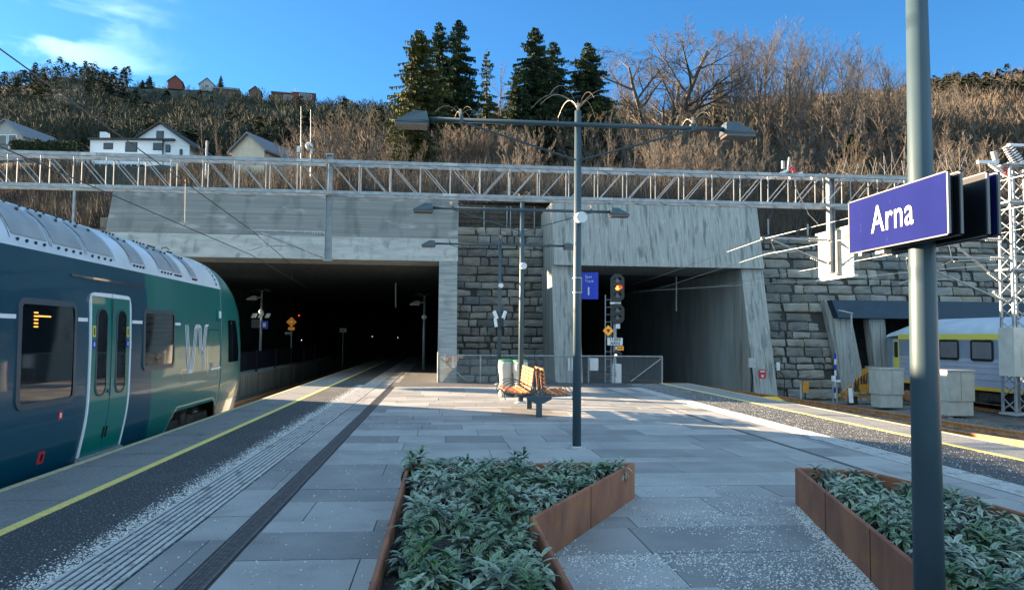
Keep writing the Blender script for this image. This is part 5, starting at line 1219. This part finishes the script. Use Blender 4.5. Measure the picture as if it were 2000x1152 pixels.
# ------------------------------------------------------------ trees
class TB:      # fast three-sided twig builder
    def __init__(s): s.V = []; s.F = []
    def tube(s, pts, rs, n=3):
        base = len(s.V); m = len(pts); a = None
        for i in range(m):
            d = (pts[min(i+1,m-1)]-pts[max(i-1,0)]).normalized()
            if a is None: a = d.orthogonal().normalized()
            else: a = (a-d*a.dot(d)).normalized()
            b = d.cross(a)
            for k in range(n): t = 6.2832*k/n; s.V.append(tuple(pts[i]+(a*math.cos(t)+b*math.sin(t))*rs[i]))
        for i in range(m-1):
            for k in range(n): k2 = (k+1)%n; s.F.append((base+i*n+k, base+i*n+k2, base+(i+1)*n+k2, base+(i+1)*n+k))
def rvec(): return Vector((random.gauss(0,1),random.gauss(0,1),random.gauss(0,1))).normalized()
def grow(tb, p, d, L, r, lev, maxlev, kids, ang, up, wig=.12, shrink=.55, start=.25, rmin=.006):
    n = 5 if lev == 0 else (4 if lev < 3 else 3); pts = [p]; dd = d.copy(); rs = [r]
    for i in range(n):
        dd = (dd+rvec()*wig+Vector((0,0,1))*up*.12).normalized(); pts.append(pts[-1]+dd*(L/n)); rs.append(max(rmin, r*(1-(i+1)/n*.75)))
    tb[0 if lev < 2 else 1].tube(pts, rs, 7 if lev == 0 else (5 if lev == 1 else 3))
    if lev >= maxlev: return
    k = kids[lev]
    for i in range(k):
        t = start+(1-start)*(i+random.random())/k; q = t*n; j = min(n-1, int(q)); pos = pts[j].lerp(pts[j+1], q-j); ax = (pts[j+1]-pts[j]).normalized()
        o = (rvec()-ax*0).cross(ax).normalized(); a = R_(random.uniform(*ang[lev])); nd = (ax*math.cos(a)+o*math.sin(a)).normalized()
        grow(tb, pos, nd, L*shrink*random.uniform(.7,1.15)*(1.25-.55*t), max(rmin, rs[j]*.55), lev+1, maxlev, kids, ang, up, wig*1.25, shrink, .2, rmin)
def bare_tree(seed, H, kids=(13,7,6), ang=((25,50),(25,55),(25,60)), leaders=1, spread=.0, r=.13, twig='twig', up=1.0, shrink=.45, start=.3, rmin=.008):
    random.seed(seed); tb = [TB(), TB()]
    for l in range(leaders):
        a = 6.28*l/max(1,leaders)+random.random(); d = Vector((math.cos(a)*spread, math.sin(a)*spread, 1)).normalized()
        grow(tb, Vector((0,0,-.3)), d, H*random.uniform(.85,1), r/(leaders**.4), 0, len(kids), kids, ang, up, .10, shrink, start, rmin)
    t = bpy.data.objects.new('bare_tree', None); C.objects.link(t)
    npmesh('trunk', tb[0].V, tb[0].F, M['bark'], t, True); npmesh('crown', tb[1].V, tb[1].F, M[twig], t, False); return t
def spruce(seed, H, Rb, dens=1.0, mm='needle', bare=.12):
    random.seed(seed); tb = TB(); tb.tube([Vector((0,0,-.5)),Vector((0,0,H*.5)),Vector((0,0,H*.98))], [.2,.11,.02], 8)
    V = []; F = []; z = H*.06
    while z < H*.995:
        f = z/H; R = Rb*1.35*(1-f)**.72*random.uniform(.65,1.15)+.06; nb = int((9+5*(1-f))*dens)
        for k in range(nb):
            if random.random() < bare: continue
            az = random.uniform(0,6.28); L = R*random.uniform(.55,1.2); el = .30 if f > .8 else .05-.25*random.random(); ns = max(3, int(L/.11)); pr = Vector((0,0,z))
            ca, sa = math.cos(az), math.sin(az); pts = [pr]
            for i in range(1, ns+1):
                t_ = i/ns; pts.append(Vector((ca*L*t_, sa*L*t_, z+L*(el*t_-.45*t_*t_+.28*t_**3))))
            tb.tube([pts[0],pts[ns//2],pts[-1]], [.025,.015,.006], 3)
            for i in range(1, ns+1):
                c = pts[i]; w_ = (.07+.17*math.sin(math.pi*min(1,i/ns*.9)))*min(1,.35+L*.6); w_ *= random.uniform(.7,1.3)
                for s in (-1,1):
                    b_ = len(V); fw = random.uniform(.3,.9); px = c.x-sa*s*w_+ca*fw*w_; py = c.y+ca*s*w_+sa*fw*w_
                    V += [(c.x,c.y,c.z+.02),(c.x+ca*.10,c.y+sa*.10,c.z+.01),(px,py,c.z-random.uniform(.02,.16)),(px-ca*.06,py-sa*.06,c.z-random.uniform(.12,.30))]; F.append((b_,b_+1,b_+2,b_+3))
                if random.random() < .8:
                    b_ = len(V); dz = random.uniform(.12,.38)*min(1,.3+L*.6); q = random.uniform(-.05,.05)
                    V += [(c.x-sa*.04,c.y+ca*.04,c.z),(c.x+sa*.05,c.y-ca*.05,c.z),(c.x+q+sa*.03,c.y+q,c.z-dz),(c.x+q,c.y+q-ca*.02,c.z-dz*.9)]; F.append((b_,b_+1,b_+2,b_+3))
        z += random.uniform(.16,.30)
    for k in range(14):
        b_ = len(V); a = k*2.4; z0_ = H*(.93+.005*k); V += [(0,0,z0_),(.03,0,z0_+.05),(.10*math.cos(a),.10*math.sin(a),z0_+.10),(.06*math.cos(a),.06*math.sin(a),z0_+.04)]; F.append((b_,b_+1,b_+2,b_+3))
    t = bpy.data.objects.new('spruce_tree', None); C.objects.link(t)
    npmesh('trunk', tb.V, tb.F, M['bark_d'], t, True); npmesh('crown', V, F, M[mm], t); return t
def place(proto, u, d, ytop, H, label, cat, group, rz=None, used=set(), wide=1.0):
    p = T(u, d); zt = EYE+(657-ytop)/FOC*d+(u-862)*.0087*d/FOC; s = max(.3, (zt-p.z)/H)
    if proto.name not in used: used.add(proto.name); o = proto; o.location = p; o.rotation_euler = (0,0,rz if rz is not None else random.uniform(0,6.28)); o.scale = (s*wide,s*wide,s); o['label'] = label; o['group'] = group
    else: o = dup(proto, p, rz if rz is not None else random.uniform(0,6.28), label, group, (s*wide,s*wide,s))
    o['category'] = cat; return o
SP = [spruce(1,13,2.15), spruce(2,13,1.9,.95), spruce(3,13,2.5,1.0)]; SPy = spruce(4,13,2.6,1.1,'needle_y'); SPt = spruce(5,11,1.25,.55,'needle_y',.35); SPw = spruce(6,13,3.1,1.25)
G = 'spruces on the slope behind the portals'
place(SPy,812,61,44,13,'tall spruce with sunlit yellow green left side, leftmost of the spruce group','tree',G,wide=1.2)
place(SP[0],850,69,30,13,'tall dark spruce between its two neighbours in the left group','tree',G,wide=1.08)
place(SP[1],889,68,27,13,'tallest dark spruce at the right of the left group','tree',G,wide=1.35)
place(SPt,946,72,86,11,'thin ragged half bare spruce standing alone','tree',G)
place(SPw,1042,67,42,13,'broad dark spruce left in the middle group','tree',G,wide=1.08)
place(SP[2],1078,70,70,13,'slimmer dark spruce right of the broad one','tree',G,wide=1.2)
place(SPw,1147,68,73,13,'broad dark spruce right of the lamp post','tree',G,wide=1.2)
place(SP[2],1006,64,122,13,'short dark spruce at the left foot of the broad one','tree',G,wide=1.1)
place(SPw,1058,57,205,13,'low dark spruce filling the gap under the middle group','tree',G,wide=1.9)
place(SPw,1165,58,190,13,'low dark spruce at the foot of the broad one right of the lamp post','tree',G,wide=1.9)
place(SP[0],1410,82,152,13,'small spruce hidden among the tall bare trees','tree',G,wide=1.2)
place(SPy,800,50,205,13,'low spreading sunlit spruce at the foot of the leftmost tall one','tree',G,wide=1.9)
place(SP[1],1670,52,258,13,'small dark evergreen in the thicket behind the hanging board','tree',G,wide=2.4)
TT = [bare_tree(11+i, 11, kids=(14,7,6), r=.17, twig='twig_g', rmin=.009) for i in range(4)]
OAK = bare_tree(31, 10, kids=(9,7,6,5), ang=((25,55),(30,60),(30,65),(30,70)), leaders=3, spread=.42, r=.46, twig='twig_g', up=.5, shrink=.50, start=.22, rmin=.009)
SL = [bare_tree(41+i, 8, kids=(18,5,4), ang=((20,45),(25,50),(30,60)), r=.07, shrink=.30, start=.15, rmin=.008) for i in range(3)]
BU = [bare_tree(51+i, 3.5, kids=(6,5,4), ang=((15,40),(20,50),(25,60)), leaders=8, spread=.55, r=.06, shrink=.42, start=.15, rmin=.007, twig=('twig','twig_g','twig')[i]) for i in range(3)]
for o in BU: o.name = 'bare_bush'
place(OAK,1288,70,84,10,'wide spreading old bare tree with thick dark limbs against the sky','tree','bare trees on the slope',rz=.4,wide=1.25)
ORD = 'first second third fourth fifth sixth seventh eighth ninth tenth eleventh twelfth thirteenth fourteenth fifteenth sixteenth seventeenth eighteenth nineteenth twentieth twenty-first twenty-second twenty-third last'.split()
desc = ['leaning','straight','fine twigged','forked','pale','dark','crooked','dense']
tl = [(1398,96,74),(1425,92,78),(1452,100,72),(1478,90,76),(1503,78,73),(1530,80,78),(1556,88,72),(1585,92,76),(1612,98,74),(1640,108,72),(1668,118,76),(1700,116,78),(1728,140,80),(1752,126,76),(1775,160,78),(1490,130,66),(1545,125,64),(1600,140,66),(1655,150,66),(1440,140,66),(1840,158,90),(1890,175,85),(1225,140,82),(1350,160,84)]
for i, (u, yt, d) in enumerate(tl): place(TT[i%4],u,d,yt,11,ORD[sorted(q[0] for q in tl).index(u)]+' tall bare tree from the left in the dense row around the old spreading tree','tree','tall bare trees right of the old spreading tree',wide=.95)
for i, (u, yt, d) in enumerate([(385,213,78),(440,215,80),(415,240,75),(548,246,78),(585,240,80),(600,262,72),(655,196,74),(690,205,76),(720,214,72),(752,222,74),(670,235,66),(735,240,64),(970,110,74),(985,140,76),(930,215,66)]):
    if u > 900: lb_ = ('slender bare tree close right of the thin ragged spruce','second slender bare tree right of the thin ragged spruce','slender bare tree left of the thin ragged spruce')[(970,985,930).index(u)]
    else: lb_ = ORD[sorted((385,440,415,548,585,600,655,690,720,752,670,735)).index(u)]+' slender bare tree from the left among the shrubs above the left portal'
    place(SL[i%3],u,d,yt,8,lb_,'tree','slender bare trees above the left portal',wide=.9)
random.seed(78)
QQ = [(random.uniform(1175,1760), random.uniform(41,60)) for _ in range(34)]+[(random.uniform(1830,2000), random.uniform(42,60)) for _ in range(8)]
for i, (u, d) in enumerate(QQ):
    p = T(u, d); h_ = random.uniform(4.2,6.8); k_ = sorted(q[0] for q in QQ).index(u)
    place(SL[i%3],u,d,657-(p.z+h_-EYE)/d*FOC,8,('slender bare tree rising behind the gantry, above the '+('left part' if u < 1280 else 'middle' if u < 1380 else 'right part')+' of the right portal') if u < 1480 else ('slender bare tree above the right stone wall, '+('left of the thick sign pole' if u < 1790 else 'right of the thick sign pole')),'tree','slender bare trees behind the gantry',wide=.75)
random.seed(77)
BL = [(590,262,68),(620,240,66),(650,230,64),(690,222,68),(900,255,56),(930,252,58),(960,258,55),(990,262,56),(880,268,54),(1020,270,54)]
for i in range(84):
    u = random.uniform(570,2050) if i > 20 else random.uniform(1180,2000); d = random.uniform(38,72); BL.append((u, None, d))
for i, (u, yt, d) in enumerate(BL):
    p = T(u, d)
    if yt is None:
        hh = random.uniform(2.2,4.6)*(1.25 if u > 1500 else 1); yt = 657-(p.z+hh-EYE)/d*FOC
    place(BU[i%3],u,d,yt,3.5,('leafless tan bush ' if d < 55 else 'smaller leafless bush higher up ')+('above the left portal' if u < 880 else 'above the middle stone wall' if u < 1080 else 'above the right portal' if u < 1480 else 'above the right stone wall, left of the name sign' if u < 1660 else 'above the right stone wall, behind the name sign'),'bush','leafless bushes above the portals' if u < 1480 else 'leafless bushes above the right stone wall',wide=1.1)
# undergrowth and far woods as masses
def mass(name, n, gen, mm):
    V = []; F = []
    for i in range(n):
        r = gen()
        if r is not None: V.append(r)
    if not V: return
    V = np.concatenate(V); F = np.arange(len(V)).reshape(-1,3); o = npmesh(name, V, F, mm); o['kind'] = 'stuff'; return o
def ok_here(X, Y): return not (Y < 38.2 and X > -13.5) and not (Y < 30)
def brush_gen(ulo, uhi, dlo, dhi, hlo, hhi, cnt, wd):
    def g():
        u = rng.uniform(ulo,uhi); d = math.exp(rng.uniform(math.log(dlo),math.log(dhi))); X, Y, z = (float(a[0]) for a in terrain_ud(np.array([u]),np.array([d])))
        if z < -.5 or not ok_here(X,Y): return None
        k = cnt; b = rng.normal(0,.5,(k,2)); h = rng.uniform(hlo,hhi,(k,1))*(.35 if 165 < u < 345 and 66 < d < 96 else 1); l = rng.normal(0,.28,(k,2))*h; w_ = wd*h[:,0]; a = rng.uniform(0,3.14,k)
        P0 = np.stack([X+b[:,0]-np.cos(a)*w_, Y+b[:,1]-np.sin(a)*w_, np.full(k,z-.1)],1); P1 = np.stack([X+b[:,0]+np.cos(a)*w_, Y+b[:,1]+np.sin(a)*w_, np.full(k,z-.1)],1); P2 = np.stack([X+b[:,0]+l[:,0], Y+b[:,1]+l[:,1], z+h[:,0]],1)
        return np.stack([P0,P1,P2],1).reshape(-1,3)
    return g
def crown_gen(fu, fd, hlo, hhi, cone, cnt, size):
    def g():
        u = fu(); d = fd(u); X, Y, z = (float(a[0]) for a in terrain_ud(np.array([u]),np.array([d])))
        if z < 0 or not ok_here(X,Y): return None
        H = rng.uniform(hlo,hhi); k = int(cnt*(1 if cone else 1.7)*(H/hhi)**1.2); t = rng.random(k)**(.8 if cone else 1)
        if cone: R = H*.26*(1-t)**.8+.15; zc = z+H*(.12+.88*t)
        else: R = H*.32*np.sqrt(np.clip(1-(2*t-1)**2,0,1))*rng.random(k)**.4; zc = z+H*(.30+.70*t)
        a = rng.uniform(0,6.283,k); rr_ = R*(rng.uniform(.3,1.1,k) if cone else 1); cx = X+np.cos(a)*rr_; cy = Y+np.sin(a)*rr_
        s = size*rng.uniform(.5,1.4,(k,1)); C0 = np.stack([cx,cy,zc],1)
        if cone: e1 = np.stack([np.cos(a),np.sin(a),-.45*np.ones(k)],1)*s; e2 = np.stack([-np.sin(a)*.5,np.cos(a)*.5,np.zeros(k)],1)*s
        else: e1 = np.stack([np.cos(a)*.5+rng.normal(0,.25,k),np.sin(a)*.5+rng.normal(0,.25,k),np.ones(k)*1.1],1)*s*1.3; e2 = rng.normal(0,.075,(k,3))*s
        tri = np.stack([C0-e2,C0+e2,C0+e1],1).reshape(-1,3)
        if not cone:
            w_ = .035*H/6; tr = np.array([[[X-w_,Y,z-.2],[X+w_,Y,z-.2],[X+rng.normal(0,.2),Y,z+H*.85]]]).reshape(-1,3); tri = np.concatenate([tri,tr])
        return tri
    return g
M['far_bare0'] = mat('shaded dry brush', (.04,.034,.028), .95, col2=(.095,.075,.055), scale=.4, detail=4)  # darker copy of the dry brush, shade put into its colour
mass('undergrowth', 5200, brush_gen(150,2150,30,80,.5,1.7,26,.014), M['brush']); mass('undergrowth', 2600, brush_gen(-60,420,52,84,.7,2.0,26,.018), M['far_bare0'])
mass('undergrowth', 1500, brush_gen(600,2100,36,75,.8,2.4,20,.012), M['twig_g'])
U = lambda a, b: (lambda: rng.uniform(a,b))
Lg = lambda a, b: (lambda u: math.exp(rng.uniform(math.log(a),math.log(b))))
M['far_ever'] = mat('far evergreen woods', (.014,.026,.014), .9, col2=(.045,.060,.022), scale=.06, detail=3); M['far_bare'] = mat('far bare woods', (.016,.024,.016), .95, col2=(.040,.046,.028), scale=.05, detail=4); M['far_tan'] = mat('far tan woods', (.05,.041,.032), .95, col2=(.11,.086,.062), scale=.05, detail=4)
RG = lambda u: math.exp(rng.uniform(math.log(115), math.log(300 if u < 190 else 250)))
mass('woods', 2300, crown_gen(U(-260,900), RG, 3, 6.5, False, 80, .6), M['far_bare'])
mass('woods', 200, crown_gen(U(-260,760), RG, 3.5, 7, True, 130, .8), M['far_ever'])
mass('woods', 90, crown_gen(lambda: rng.uniform(-160,260), Lg(225,300), 5, 10, True, 150, .8), M['far_ever'])
mass('woods', 260, crown_gen(U(190,780), Lg(255,300), 1.2, 2.6, False, 50, .4), M['far_ever'])
mass('woods', 2200, crown_gen(U(1480,2350), Lg(85,250), 3.5, 7, False, 80, .7), M['far_tan'])
mass('woods', 260, crown_gen(U(1780,2350), Lg(150,250), 4, 9, True, 130, .8), M['far_ever'])
mass('woods', 420, crown_gen(U(780,1500), Lg(78,150), 3, 6, False, 90, .6), M['far_bare'])
mass('woods', 600, crown_gen(U(600,1480), Lg(55,95), 1.8, 4.5, False, 80, .42), M['far_tan'])
# ridge pines one can tell apart
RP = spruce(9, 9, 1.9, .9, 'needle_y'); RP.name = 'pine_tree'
for u, yt, lb in ((14,140,'small pine at the far left end of the ridge'),(68,138,'broad pine on the left ridge, left of the white roofed house'),(145,150,'pine on the left ridge beside the bare trees'),(183,142,'slim pine on the ridge left of the ridge houses'),(262,148,'dark pine right of the white ridge house'),(276,140,'second dark pine right of the white ridge house'),(418,139,'small dark fir beside the grey roofed ridge house')):
    place(RP,u,285,yt,9,lb,'tree','pines on the left ridge',wide=1.7 if u != 418 else 1.0)

# ------------------------------------------------------------ houses
def house(name, label, u, d, y_base, wpx, y_eave, y_ridge, wallm, roofm, depth=7, gable=False, rz=0, chim=None, win=(), base=None):
    """width along the view's sideways direction; gable=True turns the gable to the viewer"""
    c = ray(u, y_base); k = d/ (c.x*syw+c.y*cyw)*1; X, Y = c.x*k, c.y*k
    zf = lambda y: EYE+(ray(u,y).z)*(d/(ray(u,y).x*syw+ray(u,y).y*cyw))
    z0, ze, zr = zf(y_base), zf(y_eave), zf(y_ridge); w_ = wpx/FOC*d
    t = thing(name, label, 'house', (0,0,0), 'houses on the left hillside'); obs = []
    b = MB().box((-w_/2,0,z0-1.2),(w_/2,depth,ze))
    if gable: b.prism([(-w_/2,0,ze+.001),(w_/2,0,ze+.001),(0,0,zr)], (0,depth,0))
    obs.append(b.build('wall', wallm, t))
    ov = .35; b = MB(); th = .16
    if gable:
        for s in (-1,1): 
            sl_ = (zr-ze)/(w_/2); b.hexa([(s*(w_/2+ov),-ov,ze-ov*sl_),(0,-ov,zr),(0,depth+ov,zr),(s*(w_/2+ov),depth+ov,ze-ov*sl_),(s*(w_/2+ov),-ov,ze-ov*sl_+th),(0,-ov,zr+th),(0,depth+ov,zr+th),(s*(w_/2+ov),depth+ov,ze-ov*sl_+th)])
    else:
        for s in (0,1):
            y0_ = -ov if s == 0 else depth+ov; sl_ = (zr-ze)/(depth/2); b.hexa([(-w_/2-ov,y0_,ze-ov*sl_),(w_/2+ov,y0_,ze-ov*sl_),(w_/2+ov,depth/2,zr),(-w_/2-ov,depth/2,zr),(-w_/2-ov,y0_,ze-ov*sl_+th),(w_/2+ov,y0_,ze-ov*sl_+th),(w_/2+ov,depth/2,zr+th),(-w_/2-ov,depth/2,zr+th)])
        b.prism([(-w_/2,0,ze),(-w_/2,depth,ze),(-w_/2,depth/2,zr)], (.1,0,0)); b.prism([(w_/2-.1,0,ze),(w_/2-.1,depth,ze),(w_/2-.1,depth/2,zr)], (.1,0,0))
    rf = b.build('roof', roofm, t); obs.append(rf)
    if chim: q = MB().box((chim*w_-.35,depth*.4,ze),(chim*w_+.35,depth*.4+.7,zr+1.1)).build('chimney', M['house_w'], rf)
    for fx_, fy_, fw, fh in win:     # fractions of width, z of centre in px from base to eave
        zc = z0+(ze-z0)*fy_; x = -w_/2+w_*fx_; hw_ = fw/2; hh = fh/2
        fr = MB().box((x-hw_-.12,-.05,zc-hh-.12),(x+hw_+.12,-.005,zc+hh+.12)).build('window', M['house_w'] if wallm != M['house_w'] else M['house_b'], t)
        MB().box((x-hw_,-.08,zc-hh),(x+hw_,-.052,zc+hh)).build('pane', M['window'], fr)
    t.location = (X,Y,0); t.rotation_euler = (0,0,-YAW*0+rz-math.atan2(X,Y)*.6); return t
# main white house
Wp = 96
t = thing('white_house', 'large white house with gable and long flat-roofed wing above the gantry', 'house', (0,0,0), 'houses on the left hillside')
d = 90; k = d/FOC; px = lambda x: (x-250)*k; zz = lambda y: EYE+(649.5-y)*k
b = MB().box((px(175),0,zz(345)),(px(318),8,zz(268))).build('wing_wall', M['house_w'], t)
b = MB().box((px(172),-.3,zz(268)),(px(342),8.3,zz(264.5))).build('wing_roof', M['roof_d'], t)
MB().box((px(184),1,zz(264.4)),(px(196),2,zz(247))).build('chimney', M['house_w'], b)
b = MB(); b.box((px(319),.25,zz(345)),(px(370),9,zz(276))); b.prism([(px(262),.2,zz(264)),(px(319),.2,zz(264)),(px(319),.2,zz(276)),(px(372),.2,zz(276)),(px(311),.2,zz(234))], (0,9,0)); b.box((px(257),2,zz(268)),(px(290),9,zz(246))); b.build('gable_wall', M['house_w'], t)
b = MB()
b.hexa([(px(262),-.2,zz(266)),(px(311),-.2,zz(233)),(px(311),10,zz(233)),(px(262),10,zz(266)),(px(262),-.2,zz(263)),(px(311),-.2,zz(229.5)),(px(311),10,zz(229.5)),(px(262),10,zz(263))])
b.hexa([(px(311),-.2,zz(233)),(px(384),-.2,zz(284)),(px(384),10,zz(284)),(px(311),10,zz(233)),(px(311),-.2,zz(229.5)),(px(386),-.2,zz(281)),(px(386),10,zz(281)),(px(311),10,zz(229.5))])
b.box((px(254),1.8,zz(246)),(px(292),9.3,zz(242.5))); b.build('gable_roof', M['roof_d'], t)
for x0, x1, y0_, y1_, yy in ((203,219,275,285,0),(246,267,273,290,0),(301,318,274,286,0),(305,317,249,263,.2),(324,331,275,289,.25),(352,355,285,298,.25)):
    fr = MB().box((px(x0)-.08,yy-.05,zz(y1_)-.08),(px(x1)+.08,yy-.006,zz(y0_)+.08)).build('window', M['roof_d'], t); MB().box((px(x0),yy-.09,zz(y1_)),(px(x1),yy-.052,zz(y0_))).build('pane', M['window'], fr)
b = MB().box((px(168),-2.6,zz(325)),(px(301),-2.5,zz(311))).box((px(168),-2.5,zz(326)),(px(301),0,zz(324.5)))
for x in range(170, 300, 12): b.box((px(x),-2.55,zz(345)),(px(x)+.12,-2.45,zz(325)))
b.build('deck', M['house_w'], t)
MB().tube([(px(319),-.06,zz(300)),(px(319),-.06,zz(268))], .06, 6).build('downpipe', M['roof_d'], t)
c = ray(250, 290); kk = d/(c.x*syw+c.y*cyw); t.location = (c.x*kk, c.y*kk, 0); t.rotation_euler = (0,0,R_(-5.3))
W2 = [(.2,.55,.9,1.1),(.75,.55,.9,1.1)]
t = house('grey_house','grey gabled house with snow grey roof at the far left',8,100,296,76,265,235,M['house_g'],M['roof_s'],depth=9,gable=True,win=[(.45,.70,1.0,1.3),(.72,.70,1.0,1.3),(.5,.15,1.2,1.4)],rz=R_(-28))
t = house('cream_house','cream gabled house with slate roof half hidden behind bare twigs',484,72,322,74,293,262,M['house_c'],M['roof_s'],depth=9,gable=True,rz=R_(-30))
for nm, lb, u, d, yb_, wp, ye, yr_, wm, rm, dp, gb, rz, ch, wn in (
  ('ridge_house','white ridge house with low dark roof between the pines',224,284,166,32,155,146,'house_w','roof_s',8,False,0,None,()),
  ('ridge_house','small red gabled ridge house',342,284,168,26,159,148,'house_r','roof_d',8,True,0,None,()),
  ('ridge_house','grey gabled ridge house beside the dark fir',404,284,172,28,165,153,'house_g','roof_d',8,True,0,None,((.5,.5,1.5,1.2),)),
  ('ridge_house','brown long roofed ridge house right of the grey gable',440,283,180,46,174,165,'house_b','roof_s',8,False,0,None,()),
  ('ridge_house','small brown gabled hut on the ridge',498,281,190,22,178,169,'house_b','roof_d',7,True,0,None,()),
  ('ridge_house','brown low ridge house joined left of the chimneyed one',551,279,198,42,182,174,'house_b','roof_d',8,False,0,None,((.75,.5,2.6,1.6),)),
  ('ridge_house','red ridge house with white chimney and wide window',592,278,200,42,182,175,'house_r','roof_d',8,False,0,-.42,((.6,.62,4.2,1.9),)),
  ('ridge_house','tan ridge house with brown gable roof half behind twigs',679,277,214,42,206,195,'house_c','house_b',8,True,0,0,())):
    house(nm, lb, u, d, yb_, wp, ye, yr_, M[wm], M[rm], dp, gb, rz, ch, wn)
# hedge, antennas
hb = MB(); p0 = aY(22,297,93); p1 = aY(146,297,93); V = []; F = []
for i in range(9000):
    x = random.uniform(p0.x,p1.x); y = 93+random.uniform(-.6,.6); z = p0.z-.6+random.random()**.6*1.9*(1+.08*math.sin(x*3)); s = random.uniform(.06,.15); b_ = len(V)
    for q in range(3): V.append((x+random.gauss(0,s),y+random.gauss(0,s),z+random.gauss(0,s)))
    F.append((b_,b_+1,b_+2))
tag(npmesh('hedge', V, F, M['hedge']), 'long clipped green hedge between the grey house and the white house', 'hedge')
t = thing('antenna_mast', 'two thin antenna masts with a white ball above the gantry', 'antenna mast', aY(598,330,40))
for px_, ytop in ((588,208),(607,214)): q0 = aY(px_,345,40); q1 = aY(px_,ytop,40); MB().tube([q0,q0.lerp(q1,.5),q1], [.04,.028,.018], 8).build('mast', M['galv_dull'], t)
q0 = aY(604,285,40); MB().sphere(q0,.20,16,10).build('ball', M['white'], t)
b = MB(); b.cbox(aY(583,292,40),(.15,.12,.32)); b.cbox(aY(608,295,40),(.12,.12,.35)); b.build('antenna_box', M['white'], t)
q0 = aY(645,300,40); q1 = aY(652,225,40)
